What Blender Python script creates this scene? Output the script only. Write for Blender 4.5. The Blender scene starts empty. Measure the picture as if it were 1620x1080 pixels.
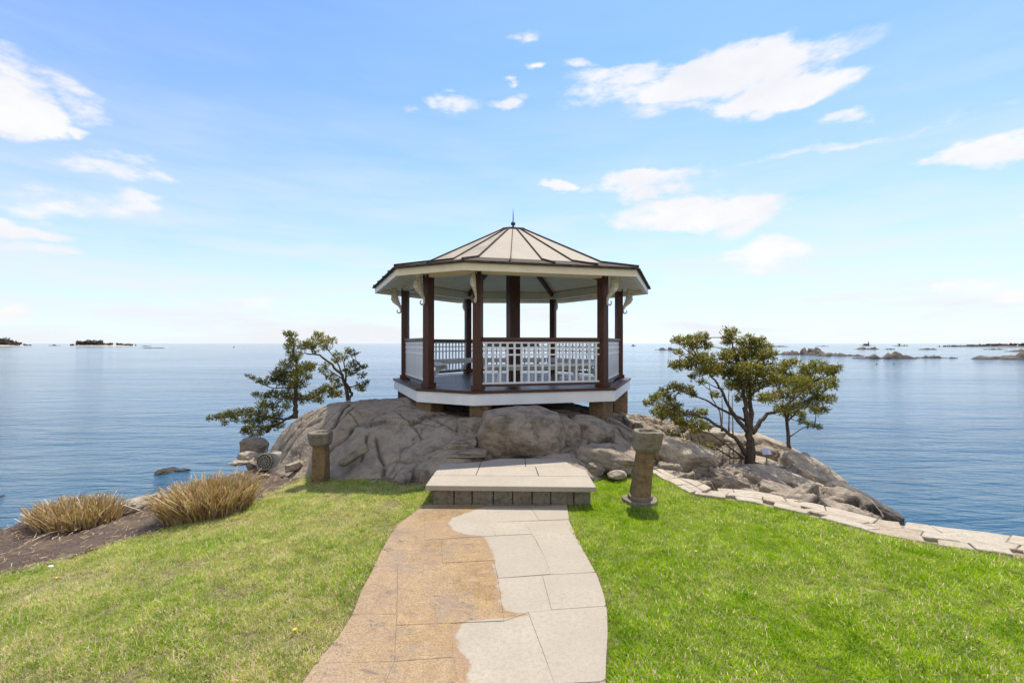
import bpy, math, random
import numpy as np
from mathutils import Vector, noise as mn
R = math.radians
SC = bpy.context.scene
COL = SC.collection
random.seed(7)
rng = np.random.default_rng(11)

# ------------------------------------------------------------------ camera, sky, sun, exposure
EYE = 2.15            # camera height above the lawn
F = 720.0             # focal length in photo pixels (photo 1620 wide)
CX, CY = 810.0, 543.0 # vanishing point of the view axis
cam_d = bpy.data.cameras.new('camera')
cam = bpy.data.objects.new('camera', cam_d)
COL.objects.link(cam)
cam.location = (0, 0, EYE)
cam.rotation_euler = (R(90), 0, 0)
cam_d.sensor_width = 36.0
cam_d.lens = 36.0 * F / 1620.0
cam_d.shift_y = 3.0 / 1620.0
cam_d.clip_start = 0.05
cam_d.clip_end = 40000
SC.camera = cam

SUN_DIR = Vector((0.22, 0.50, 1.0)).normalized()      # towards the sun
SUN_EL = math.asin(SUN_DIR.z)
SUN_AZ = math.atan2(SUN_DIR.x, SUN_DIR.y)
sd = bpy.data.lights.new('sun', 'SUN')
sd.energy = 3.3
sd.angle = R(0.5)
sd.color = (1.0, 0.94, 0.83)
so = bpy.data.objects.new('sun', sd)
COL.objects.link(so)
so.rotation_euler = (-SUN_DIR).to_track_quat('-Z', 'Y').to_euler()
SC.view_settings.view_transform = 'Standard'
SC.view_settings.look = 'None'
SC.view_settings.gamma = 1.0
SC.view_settings.use_curve_mapping = False
SC.view_settings.exposure = 0.92

SKY_STRENGTH = 0.15
world = bpy.data.worlds.new('World')
SC.world = world
world.use_nodes = True

# px, py in the photo -> azimuth / elevation of each cloud; half width, half height (photo px), strength
CLOUDS = [
 (-20,150,135,62,1.25),(110,160,55,34,.75),(55,120,45,34,.45),(118,207,26,13,.62),
 (160,266,100,17,.62),(215,254,50,10,.5),(100,322,75,22,.55),(190,322,50,24,.6),(30,360,90,16,.7),(40,391,75,13,.6),(25,497,55,13,.55),
 (360,477,80,12,.5),(1120,122,200,36,1.15),(1230,150,120,36,1.05),(1000,120,85,24,.8),(960,150,80,20,.65),(1060,175,110,16,.45),(1280,80,50,8,.55),
 (1345,190,46,12,.6),(915,100,24,9,.55),(720,160,46,20,.6),(718,133,18,6,.45),(808,157,30,10,.72),(830,60,22,11,.55),(853,110,22,6,.55),(805,128,15,4,.5),
 (875,295,25,8,.85),(1025,292,115,22,1.0),(1090,335,135,26,1.0),(1140,350,90,20,.6),(1210,405,85,26,.85),(1560,238,80,22,.85),(1605,225,40,18,.6),(1350,228,230,8,.5),
 (1570,456,95,20,.85),(1600,512,70,8,.4),(860,500,70,12,.45),(650,176,20,6,.4),(1620,350,25,8,.5)]

def build_world():
    nt = world.node_tree; N = nt.nodes; L = nt.links
    for n in list(N): N.remove(n)
    def math_(op, a, b=None, c=None, clamp=False):
        n = N.new('ShaderNodeMath'); n.operation = op; n.use_clamp = clamp
        for i, v in enumerate((a, b, c)):
            if v is None: continue
            if isinstance(v, (int, float)): n.inputs[i].default_value = v
            else: L.new(v, n.inputs[i])
        return n.outputs[0]
    out = N.new('ShaderNodeOutputWorld'); bg = N.new('ShaderNodeBackground')
    L.new(bg.outputs[0], out.inputs[0]); bg.inputs[1].default_value = SKY_STRENGTH
    sky = N.new('ShaderNodeTexSky'); sky.sky_type = 'NISHITA'; sky.sun_disc = False
    sky.sun_elevation = SUN_EL; sky.sun_rotation = SUN_AZ
    sky.altitude = 0; sky.air_density = 1.0; sky.dust_density = 0.25; sky.ozone_density = 3.0
    tc = N.new('ShaderNodeTexCoord')
    # wobble the direction so cloud edges are ragged
    mp = N.new('ShaderNodeMapping'); mp.inputs['Scale'].default_value = (1.0, 1.0, 2.4)
    L.new(tc.outputs['Generated'], mp.inputs[0])
    def noi(scale, detail, rough=.55):
        n = N.new('ShaderNodeTexNoise'); n.inputs['Scale'].default_value = scale
        n.inputs['Detail'].default_value = detail; n.inputs['Roughness'].default_value = rough
        L.new(mp.outputs[0], n.inputs['Vector']); return n
    nw = noi(6.0, 5.0)
    nb = noi(11.0, 9.0, .62)
    sub = N.new('ShaderNodeVectorMath'); sub.operation = 'SUBTRACT'; L.new(nw.outputs['Color'], sub.inputs[0]); sub.inputs[1].default_value = (.5, .5, .5)
    scl = N.new('ShaderNodeVectorMath'); scl.operation = 'MULTIPLY'; L.new(sub.outputs[0], scl.inputs[0]); scl.inputs[1].default_value = (.17, .17, .075)
    add = N.new('ShaderNodeVectorMath'); add.operation = 'ADD'; L.new(tc.outputs['Generated'], add.inputs[0]); L.new(scl.outputs[0], add.inputs[1])
    sep = N.new('ShaderNodeSeparateXYZ'); L.new(add.outputs[0], sep.inputs[0])
    az = math_('ARCTAN2', sep.outputs[0], sep.outputs[1])
    el = math_('ARCSINE', sep.outputs[2])
    acc = None
    for (px, py, w, h, s) in CLOUDS:
        a = math.atan2(px - CX, F); hyp = math.hypot(px - CX, F)
        e = math.atan2(CY - py, hyp)
        wa = w / F * math.cos(a) ** 2; he = h / hyp * math.cos(e) ** 2
        u = math_('MULTIPLY_ADD', az, 1 / wa, -a / wa)
        v = math_('MULTIPLY_ADD', el, 1 / he, -e / he)
        vv = math_('MULTIPLY', v, v)
        d = math_('MULTIPLY_ADD', u, u, vv)
        m = math_('MULTIPLY_ADD', d, -.62 * s, s, clamp=True)
        acc = m if acc is None else math_('MAXIMUM', acc, m)
    # unseen sky behind and overhead: cloud added denser, to brighten the shaded gazebo
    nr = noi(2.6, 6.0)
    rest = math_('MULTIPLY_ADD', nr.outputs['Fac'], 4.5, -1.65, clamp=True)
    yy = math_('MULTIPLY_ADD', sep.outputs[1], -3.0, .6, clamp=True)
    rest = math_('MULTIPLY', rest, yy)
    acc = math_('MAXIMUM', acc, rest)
    brk = math_('MULTIPLY_ADD', nb.outputs['Fac'], 2.5, -1.36)
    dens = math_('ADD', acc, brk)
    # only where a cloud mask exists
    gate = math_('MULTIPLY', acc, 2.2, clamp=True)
    ss = N.new('ShaderNodeMapRange'); ss.interpolation_type = 'SMOOTHSTEP'
    ss.inputs['From Min'].default_value = -.02; ss.inputs['From Max'].default_value = .68
    L.new(dens, ss.inputs['Value'])
    den = math_('MULTIPLY', ss.outputs[0], gate)
    # thin veil of high cirrus, stronger low down
    nv = noi(3.0, 7.0, .6)
    mv = N.new('ShaderNodeMapping'); mv.inputs['Scale'].default_value = (1.0, 1.0, 7.0); L.new(tc.outputs['Generated'], mv.inputs[0]); L.new(mv.outputs[0], nv.inputs['Vector'])
    veil = math_('MULTIPLY_ADD', nv.outputs['Fac'], 1.5, -.55, clamp=True)
    low = math_('MULTIPLY_ADD', el, -1.75, 1.02, clamp=True)
    low = math_('POWER', low, 1.35)
    lowp = math_('MULTIPLY_ADD', low, .95, .10)
    veil = math_('MULTIPLY', math_('ADD', math_('MULTIPLY', veil, 1.1), .60), lowp)
    mixv = N.new('ShaderNodeMix'); mixv.data_type = 'RGBA'
    tint = N.new('ShaderNodeMix'); tint.data_type = 'RGBA'; tint.blend_type = 'MULTIPLY'; tint.inputs[0].default_value = 1.0
    L.new(sky.outputs[0], tint.inputs[6]); tint.inputs[7].default_value = SKY_TINT
    L.new(tint.outputs[2], mixv.inputs[6]); mixv.inputs[7].default_value = VEIL_COL
    L.new(veil, mixv.inputs[0])
    ccol = N.new('ShaderNodeMix'); ccol.data_type = 'RGBA'
    ccol.inputs[6].default_value = CLOUD_SHADE; ccol.inputs[7].default_value = CLOUD_COL
    nc = noi(7.0, 5.0)
    L.new(math_('MULTIPLY_ADD', nc.outputs['Fac'], 3.0, -.9, clamp=True), ccol.inputs[0])
    mixc = N.new('ShaderNodeMix'); mixc.data_type = 'RGBA'
    L.new(mixv.outputs[2], mixc.inputs[6]); L.new(ccol.outputs[2], mixc.inputs[7])
    L.new(math_('MULTIPLY', den, .93), mixc.inputs[0])
    L.new(mixc.outputs[2], bg.inputs[0])
SKY_TINT = (.50, .66, .88, 1)
VEIL_COL = (3.10, 3.22, 3.38, 1)
CLOUD_COL = (3.6, 3.55, 3.5, 1)
CLOUD_SHADE = (3.15, 3.15, 3.22, 1)
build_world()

SC.render.engine = 'CYCLES'

# ------------------------------------------------------------------ helpers
def link(o, parent=None):
    COL.objects.link(o)
    if parent is not None: o.parent = parent
    return o

def tag(o, label=None, cat=None, group=None, kind=None):
    if label: o['label'] = label
    if cat: o['category'] = cat
    if group: o['group'] = group
    if kind: o['kind'] = kind
    return o

def empty(name, loc, parent=None):
    o = bpy.data.objects.new(name, None); o.location = loc
    o.empty_display_size = .2
    return link(o, parent)

class MB:
    """collects polygons and becomes one mesh"""
    def __init__(s): s.v = []; s.f = []
    def add(s, vs, fs):
        b = len(s.v); s.v += [tuple(v) for v in vs]; s.f += [tuple(i + b for i in f) for f in fs]
    def box(s, c, d, rz=0.0):
        x, y, z = d[0] / 2, d[1] / 2, d[2] / 2
        vs = []
        for k in (-1, 1):
            for (i, j) in ((-1, -1), (1, -1), (1, 1), (-1, 1)):
                px, py = i * x, j * y
                vs.append((c[0] + px * math.cos(rz) - py * math.sin(rz), c[1] + px * math.sin(rz) + py * math.cos(rz), c[2] + k * z))
        s.add(vs, [(3, 2, 1, 0), (4, 5, 6, 7), (0, 1, 5, 4), (1, 2, 6, 5), (2, 3, 7, 6), (3, 0, 4, 7)])
    def beam(s, p0, p1, w, h, up=(0, 0, 1)):
        p0, p1 = Vector(p0), Vector(p1); d = (p1 - p0).normalized()
        side = d.cross(Vector(up)).normalized(); u = side.cross(d).normalized()
        vs = []
        for p in (p0, p1):
            for (i, j) in ((-1, -1), (1, -1), (1, 1), (-1, 1)):
                vs.append(p + side * (i * w / 2) + u * (j * h / 2))
        s.add(vs, [(0, 1, 2, 3), (7, 6, 5, 4), (4, 5, 1, 0), (5, 6, 2, 1), (6, 7, 3, 2), (7, 4, 0, 3)])
    def prism(s, poly, z0, z1):
        n = len(poly)
        zz0 = z0 if hasattr(z0, '__len__') else [z0] * n
        zz1 = z1 if hasattr(z1, '__len__') else [z1] * n
        vs = [(p[0], p[1], zz0[i]) for i, p in enumerate(poly)] + [(p[0], p[1], zz1[i]) for i, p in enumerate(poly)]
        s.add(vs, [tuple(range(n))[::-1], tuple(range(n, 2 * n))] + [(i, (i + 1) % n, n + (i + 1) % n, n + i) for i in range(n)])
    def tube(s, pts, rad, n=8, flat=1.0, flatdir=None, cap=True):
        pts = [Vector(p) for p in pts]; m = len(pts)
        if not hasattr(rad, '__len__'): rad = [rad] * m
        vs = []; ref = Vector((0, 0, 1)) if flatdir is None else Vector(flatdir)
        for i, p in enumerate(pts):
            d = (pts[min(i + 1, m - 1)] - pts[max(i - 1, 0)])
            if d.length < 1e-9: d = Vector((0, 0, 1))
            d.normalize()
            r0 = ref
            if flatdir is None and abs(d.dot(r0)) > .9: r0 = Vector((1, 0, 0))
            a = (r0 - d * r0.dot(d)).normalized(); b = d.cross(a)
            for k in range(n):
                t = 2 * math.pi * k / n
                vs.append(p + a * (math.cos(t) * rad[i] * flat) + b * (math.sin(t) * rad[i]))
        fs = []
        for i in range(m - 1):
            for k in range(n):
                k2 = (k + 1) % n
                fs.append((i * n + k, i * n + k2, (i + 1) * n + k2, (i + 1) * n + k))
        if cap: fs += [tuple(range(n))[::-1], tuple(range((m - 1) * n, m * n))]
        s.add(vs, fs)
    def mesh(s, name, smooth=False, off=(0, 0, 0)):
        me = bpy.data.meshes.new(name)
        vs = [(v[0] - off[0], v[1] - off[1], v[2] - off[2]) for v in s.v]
        me.from_pydata(vs, [], s.f); me.update()
        if smooth: me.polygons.foreach_set('use_smooth', [True] * len(me.polygons))
        return me
    def build(s, name, mat, parent=None, smooth=False, bevel=0):
        off = Vector((0, 0, 0)); p = parent
        while p is not None: off += p.location; p = p.parent
        me = s.mesh(name, smooth, off); me.materials.append(mat)
        o = bpy.data.objects.new(name, me); link(o, parent)
        if bevel:
            b = o.modifiers.new('bevel', 'BEVEL'); b.width = bevel; b.segments = 2; b.limit_method = 'ANGLE'
        return o

def np_mesh(name, verts, faces, mat, parent=None, smooth=True, attrs=None):
    me = bpy.data.meshes.new(name)
    verts = np.asarray(verts, dtype=np.float32); faces = np.asarray(faces, dtype=np.int32)
    k = faces.shape[1]
    me.vertices.add(len(verts)); me.vertices.foreach_set('co', verts.ravel())
    me.loops.add(faces.size); me.loops.foreach_set('vertex_index', faces.ravel())
    me.polygons.add(len(faces)); me.polygons.foreach_set('loop_start', np.arange(0, faces.size, k, dtype=np.int32))
    if smooth: me.polygons.foreach_set('use_smooth', np.ones(len(faces), dtype=bool))
    me.update(calc_edges=True)
    for nme, arr in (attrs or {}).items():
        at = me.attributes.new(nme, 'FLOAT', 'POINT'); at.data.foreach_set('value', np.asarray(arr, dtype=np.float32))
    me.materials.append(mat)
    o = bpy.data.objects.new(name, me)
    return link(o, parent)

def px(x, y, D):
    """photo pixel + distance -> place in the world (used once, to survey the positions)"""
    return Vector(((x - CX) * D / F, D, EYE - (y - CY) * D / F))

def onplane(x, y, z=0.0):
    D = (EYE - z) * F / (y - CY)
    return Vector(((x - CX) * D / F, D, z))

# ------------------------------------------------------------------ materials
class NT:
    def __init__(s, name):
        s.m = bpy.data.materials.new(name); s.m.use_nodes = True
        s.t = s.m.node_tree; s.N = s.t.nodes; s.L = s.t.links
        s.b = s.N['Principled BSDF']; s.out = s.N['Material Output']
        s._p = None
    def pos(s, kind='Object'):
        if kind == 'World':
            g = s.N.new('ShaderNodeNewGeometry'); return g.outputs['Position']
        c = s.N.new('ShaderNodeTexCoord'); return c.outputs[kind]
    def map(s, v, scale=(1, 1, 1), loc=(0, 0, 0), rot=(0, 0, 0)):
        m = s.N.new('ShaderNodeMapping'); m.inputs['Scale'].default_value = scale; m.inputs['Location'].default_value = loc; m.inputs['Rotation'].default_value = rot
        s.L.new(v, m.inputs[0]); return m.outputs[0]
    def noise(s, v, scale, detail=4, rough=.55, dist=0.0):
        n = s.N.new('ShaderNodeTexNoise'); s.L.new(v, n.inputs['Vector'])
        n.inputs['Scale'].default_value = scale; n.inputs['Detail'].default_value = detail; n.inputs['Roughness'].default_value = rough; n.inputs['Distortion'].default_value = dist
        return n.outputs['Fac']
    def voro(s, v, scale, feature='F1', out='Distance'):
        n = s.N.new('ShaderNodeTexVoronoi'); n.feature = feature; s.L.new(v, n.inputs['Vector']); n.inputs['Scale'].default_value = scale
        return n.outputs[out]
    def rng(s, v, a, b, c=0.0, d=1.0, smooth=False):
        n = s.N.new('ShaderNodeMapRange'); s.L.new(v, n.inputs[0])
        if smooth: n.interpolation_type = 'SMOOTHSTEP'
        for i, x in zip((1, 2, 3, 4), (a, b, c, d)): n.inputs[i].default_value = x
        return n.outputs[0]
    def mt(s, op, a, b=None, clamp=False):
        n = s.N.new('ShaderNodeMath'); n.operation = op; n.use_clamp = clamp
        for i, v in enumerate((a, b)):
            if v is None: continue
            if isinstance(v, (int, float)): n.inputs[i].default_value = v
            else: s.L.new(v, n.inputs[i])
        return n.outputs[0]
    def mix(s, f, a, b, mode='MIX'):
        n = s.N.new('ShaderNodeMix'); n.data_type = 'RGBA'; n.blend_type = mode
        if isinstance(f, (int, float)): n.inputs[0].default_value = f
        else: s.L.new(f, n.inputs[0])
        for i, v in ((6, a), (7, b)):
            if isinstance(v, tuple): n.inputs[i].default_value = v + (1,) if len(v) == 3 else v
            else: s.L.new(v, n.inputs[i])
        return n.outputs[2]
    def attr(s, name):
        n = s.N.new('ShaderNodeAttribute'); n.attribute_name = name; return n.outputs['Fac']
    def rand(s):
        n = s.N.new('ShaderNodeObjectInfo'); return n.outputs['Random']
    def color(s, c):
        if isinstance(c, tuple): s.b.inputs['Base Color'].default_value = c + (1,)
        else: s.L.new(c, s.b.inputs['Base Color'])
    def rough(s, r):
        if isinstance(r, (int, float)): s.b.inputs['Roughness'].default_value = r
        else: s.L.new(r, s.b.inputs['Roughness'])
    def bump(s, h, dist=.01, strength=1.0):
        n = s.N.new('ShaderNodeBump'); n.inputs['Distance'].default_value = dist; n.inputs['Strength'].default_value = strength
        s.L.new(h, n.inputs['Height'])
        if s._p is not None: s.L.new(s._p, n.inputs['Normal'])
        s._p = n.outputs[0]; s.L.new(s._p, s.b.inputs['Normal'])

M = {}
def granite(name, light, dark, warm, scale=1.0, speck=.5, crack=False, mott=1.0):
    t = NT(name); p = t.pos('World')
    a = t.noise(p, 1.3 * scale, 6, .6); b = t.noise(p, 5.5 * scale, 6, .65); c = t.noise(p, 55, 3, .7)
    col = t.mix(t.rng(a, .35, .68), light, warm)
    col = t.mix(t.mt('MULTIPLY', t.rng(b, .48, .68), .75 * mott), col, dark)
    sp = t.voro(p, 120); col = t.mix(t.mt('MULTIPLY', t.rng(sp, .12, .45, 1, 0), .35 * speck), col, (dark[0] * .5, dark[1] * .5, dark[2] * .5))
    col = t.mix(t.mt('MULTIPLY', t.rng(c, .5, .75), .5 * speck), col, (min(1, light[0] * 1.35), min(1, light[1] * 1.33), min(1, light[2] * 1.3)))
    gr_ = t.noise(p, 26, 5, .8); col = t.mix(t.mt('MULTIPLY', t.rng(gr_, .48, .62), .55 * speck), col, (dark[0] * .9, dark[1] * .9, dark[2] * .9))
    # black tide band above the water
    zs = t.N.new('ShaderNodeSeparateXYZ'); t.L.new(p, zs.inputs[0])
    zz = t.mt('ADD', zs.outputs[2], t.mt('MULTIPLY', t.noise(p, 2.0, 5, .6), -.5))
    tide = t.rng(zz, -1.60, -1.40, 1.0, 0.0)
    # lichen and water stains running over the stone
    st = t.noise(t.map(p, (2.2, 2.2, .7)), 1.9, 7, .7, .6)
    col = t.mix(t.mt('MULTIPLY', t.rng(st, .55, .66), .55 * mott), col, (dark[0] * .55, dark[1] * .52, dark[2] * .5))
    li = t.noise(p, 9, 5, .7)
    col = t.mix(t.mt('MULTIPLY', t.rng(li, .66, .74), .35 * mott), col, (.33, .34, .27))
    if True:
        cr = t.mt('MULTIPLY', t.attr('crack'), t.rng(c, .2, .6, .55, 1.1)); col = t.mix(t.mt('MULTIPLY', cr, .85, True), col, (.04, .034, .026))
        gr = t.attr('gravel')
        gn = t.voro(p, 38, 'F1', 'Color'); gsep = t.N.new('ShaderNodeSeparateColor'); t.L.new(gn, gsep.inputs[0])
        gc = t.mix(gsep.outputs[0], (.11, .085, .06), (.36, .30, .24))
        col = t.mix(gr, col, gc)
    col = t.mix(t.mt('MULTIPLY', tide, .85), col, (.03, .027, .022))
    t.color(col); t.rough(t.rng(b, .3, .7, .75, .95))
    t.b.inputs['Specular IOR Level'].default_value = .3
    t.bump(t.noise(t.map(p, (1, 1, 2.2), rot=(.2, .3, .4)), 3.2, 8, .6, .4), .16, .55); t.bump(t.noise(p, 14, 8, .65), .05, .75)
    t.bump(t.noise(p, 90, 4, .7), .006, .8)
    M[name] = t.m; return t
granite('bedrock', (.37, .31, .245), (.16, .13, .10), (.38, .295, .20), crack=True, mott=.8)
granite('boulder_stone', (.34, .285, .225), (.13, .105, .085), (.35, .27, .185), mott=.8)
granite('dark_stone', (.13, .12, .11), (.045, .042, .04), (.16, .13, .10))
granite('pale_stone', (.48, .415, .32), (.25, .20, .15), (.44, .35, .24), speck=.7, mott=.7)
granite('cap_stone', (.50, .44, .35), (.32, .27, .20), (.47, .39, .28), 2.0, speck=.5, mott=.5)
granite('rust_stone', (.25, .175, .095), (.11, .075, .04), (.30, .19, .09), 2.5)
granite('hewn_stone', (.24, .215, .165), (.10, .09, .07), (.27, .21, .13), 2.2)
granite('islet_stone', (.13, .105, .085), (.035, .032, .03), (.15, .115, .085), .12)
granite('grille_stone', (.38, .37, .30), (.2, .19, .15), (.40, .38, .30), 3, mott=.5)

def slab_mat(name, wet=False):
    t = NT(name); p = t.pos('World')
    g1 = t.noise(p, 150, 3, .75); g2 = t.noise(p, 2.3, 5, .6); g3 = t.voro(p, 190)
    col = t.mix(t.rng(g2, .35, .7), (.335, .285, .215), (.40, .345, .265))
    col = t.mix(t.mt('MULTIPLY', t.rng(g1, .45, .7), .5), col, (.50, .44, .35))
    col = t.mix(t.mt('MULTIPLY', t.rng(g3, .1, .4, 1, 0), .45), col, (.26, .23, .20))
    col = t.mix(t.mt('MULTIPLY', t.rng(t.noise(p, 28, 4, .75), .46, .64), .55), col, (.28, .235, .175))
    rr = t.rand(); col = t.mix(t.mt('MULTIPLY', rr, .35), col, (.31, .27, .215))
    t.rough(.85)
    if wet:
        sep = t.N.new('ShaderNodeSeparateXYZ'); t.L.new(p, sep.inputs[0])
        fc = t.N.new('ShaderNodeFloatCurve')
        t.L.new(t.rng(sep.outputs[1], 1.0, 6.3), fc.inputs[1])
        cur = fc.mapping.curves[0]
        pts = []
        Z = .321
        for (zx, zy) in [(958,128),(800,182),(782,205),(790,235),(850,262),(945,272),(965,290),(990,330),(1003,380),(1012,440),(1028,476),(1026,540),(1043,600),(1058,640),(1150,652),(1195,660),(1060,676),(960,684),(845,702),(818,735),(826,800),(866,868),(876,930),(874,990)]:
            q = onplane(460 + zx * Z, 760 + zy * Z); pts.append((q.y, q.x))
        pts += [(2.2, .12), (1.2, .2)]
        pts.sort()
        cur.points[0].location = (0, (pts[0][1] + 2) / 4); cur.points[1].location = (1, (.55 + 2) / 4)
        for (y, x) in pts[1:]:
            cp = cur.points.new((y - 1.0) / 5.3, (x + 2) / 4); cp.handle_type = 'VECTOR'
        fc.mapping.update()
        bx = t.rng(fc.outputs[0], 0, 1, -2, 2)
        jit = t.mt('MULTIPLY', t.mt('SUBTRACT', t.noise(p, 8, 9, .78), .5), .22)
        d = t.mt('SUBTRACT', t.mt('ADD', bx, jit), sep.outputs[0])
        wetf = t.rng(d, -.008, .022, 0, 1, True)
        w1 = t.noise(p, 3.1, 7, .68, .8); w2 = t.noise(p, 34, 5, .8); w3 = t.noise(t.map(p, (1, 1.6, 1)), 2.2, 9, .74, 1.2)
        wc = t.mix(t.rng(w1, .42, .58), (.37, .235, .075), (.29, .175, .065))
        # greyer granite towards the grass edge
        edge = t.noise(p, 1.3, 4, .5)
        wc = t.mix(t.mt('MULTIPLY', t.rng(t.mt('ADD', t.mt('MULTIPLY', sep.outputs[0], -.55), edge), .60, 1.25), .8), wc, (.34, .25, .165))
        wc = t.mix(t.mt('MULTIPLY', t.rng(w2, .46, .58), .6), wc, (.19, .115, .06)); wc = t.mix(t.mt('MULTIPLY', t.rng(t.noise(p, 12, 6, .8), .50, .60), .45), wc, (.44, .31, .20))
        wc = t.mix(t.mt('MULTIPLY', t.rng(t.noise(p, 120, 2, .7), .5, .68), .30), wc, (.50, .35, .19))
        wc = t.mix(t.rng(w3, .585, .64), wc, (.12, .095, .08)); wc = t.mix(t.mt('MULTIPLY', t.rng(t.noise(p, 4.5, 8, .8, 1.5), .56, .62), .6), wc, (.16, .105, .07)); wc = t.mix(t.mt('MULTIPLY', t.rng(t.noise(p, 3.2, 7, .75, .7), .58, .66), .5), wc, (.43, .285, .14))
        wc = t.mix(t.mt('MULTIPLY', t.rng(g3, .1, .4, 1, 0), .35), wc, (.16, .10, .06))
        fg = t.noise(p, 75, 3, .8); wc = t.mix(t.mt('MULTIPLY', t.rng(fg, .50, .62), .62), wc, (.16, .095, .05)); wc = t.mix(t.mt('MULTIPLY', t.rng(fg, .47, .36), .5), wc, (.49, .37, .21))
        mg = t.noise(p, 2.6, 8, .72, .9); wc = t.mix(t.mt('MULTIPLY', t.rng(mg, .50, .60), .42), wc, (.215, .165, .13))
        rim = t.mt('MULTIPLY', t.rng(d, .0, .11, 1, 0, True), .55)
        wc = t.mix(rim, wc, (.27, .17, .10))
        col = t.mix(wetf, col, wc)
        pud = t.rng(t.noise(p, 1.7, 4, .6), .5, .62)
        rw = t.mix(wetf, (.85, .85, .85), t.mix(pud, (.55, .55, .55), (.22, .22, .22)))
        s_ = t.N.new('ShaderNodeSeparateColor'); t.L.new(rw, s_.inputs[0]); t.rough(s_.outputs[0])
        t.b.inputs['Specular IOR Level'].default_value = .28
    fd = t.noise(p, 80, 3, .8); col = t.mix(t.mt('MULTIPLY', t.rng(fd, .54, .66), .28), col, (.20, .165, .12))
    t.color(col)
    t.bump(t.noise(p, 120, 5, .75), .004, .7)
    t.bump(t.noise(p, 6, 5, .6), .006, .5)
    M[name] = t.m
slab_mat('path_granite', True)
slab_mat('step_granite')

def plain(name, col, rough=.5, var=.1, scale=6, bump=0.0, bscale=60, spec=.5, grain=None):
    t = NT(name); p = t.pos('World' if grain is None else 'Object')
    v = p if grain is None else t.map(p, grain)
    n = t.noise(v, scale, 5, .6)
    c2 = tuple(max(0, x * (1 - var * 2)) for x in col); c3 = tuple(min(1, x * (1 + var)) for x in col)
    t.color(t.mix(t.rng(n, .3, .7), c2, c3)); t.rough(t.rng(n, .3, .7, max(0, rough - .08), min(1, rough + .08)))
    t.b.inputs['Specular IOR Level'].default_value = spec
    if bump: t.bump(t.noise(v, bscale, 5, .6), bump, .7)
    M[name] = t.m; return t
plain('dark_wood', (.10, .042, .024), .5, .28, 5, .002, 30, .3, (8, 8, 1))
plain('rail_wood', (.09, .036, .023), .48, .25, 5, .002, 30, .5, (3, 3, 3))
plain('deck_board', (.10, .075, .062), .32, .25, 3, .001, 80, .6)
plain('white_paint', (.84, .84, .83), .4, .03, 3, .0006, 40)
plain('skirt_paint', (.86, .85, .83), .5, .05, 2.0, .001, 20)
plain('cream_paint', (.90, .77, .52), .5, .05, 2.5, .0008, 40)
plain('old_cream', (.85, .76, .58), .65, .22, 22, .006, 70)
plain('roof_copper', (.40, .345, .27), .72, .12, 2.2, .0025, 7, .12)
plain('roof_dark', (.095, .076, .058), .85, .3, 9, .003, 40, .08)
plain('iron', (.03, .03, .032), .45, .1)
plain('table_top', (.035, .025, .022), .3, .2)
plain('mortar', (.30, .235, .155), .95, .25, 30, .01, 80)
plain('sign_face', (.40, .40, .50), .4, .05)
plain('buoy_paint', (.06, .07, .07), .5, .1)
plain('petal', (.85, .62, .02), .6, .1, 80)
plain('boat_paint', (.25, .22, .2), .5, .1)
plain('bark', (.115, .085, .06), .9, .35, 9, .012, 26, .2, (4, 4, .7))
plain('far_bark', (.08, .065, .05), .9, .2)
plain('stem_green', (.16, .24, .04), .7, .2)
plain('twig_straw', (.42, .34, .22), .8, .2)
plain('beach', (.52, .43, .33), .95, .12, .2)
plain('white_stone', (.62, .60, .57), .7, .12, 8)

def leaf_mat(name, c1, c2, c3, trans=.35, cscale=3.0):
    t = NT(name); p = t.pos('World')
    a = t.noise(p, cscale, 4, .6); r = t.attr('tint')
    col = t.mix(t.rng(a, .35, .65), c1, c2); col = t.mix(t.rng(r, .5, 1.0), col, c3)
    t.color(col); t.rough(.55); t.b.inputs['Specular IOR Level'].default_value = .25
    tr = t.N.new('ShaderNodeBsdfTranslucent'); tc = t.mix(.5, col, t.mix(1.0, col, (1.0, 1.0, .45), 'MULTIPLY'))
    sc = t.mix(1.0, tc, (1.9, 1.9, 1.6), 'MULTIPLY'); t.L.new(sc, tr.inputs[0])
    ms = t.N.new('ShaderNodeMixShader'); ms.inputs[0].default_value = trans
    t.L.new(t.b.outputs[0], ms.inputs[1]); t.L.new(tr.outputs[0], ms.inputs[2]); t.L.new(ms.outputs[0], t.out.inputs[0])
    M[name] = t.m; return t
leaf_mat('cedar_leaf', (.095, .105, .016), (.15, .145, .020), (.25, .18, .04), .48)
leaf_mat('cedar_leaf_dark', (.066, .078, .016), (.11, .112, .018), (.20, .145, .04), .45)
leaf_mat('far_leaf', (.075, .07, .055), (.11, .10, .08), (.13, .115, .09), .1, .2)
leaf_mat('dry_stem', (.29, .18, .075), (.40, .28, .13), (.62, .51, .36), .15, 6)
leaf_mat('fresh_leaf', (.16, .26, .03), (.20, .32, .03), (.3, .38, .05), .4)

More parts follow.
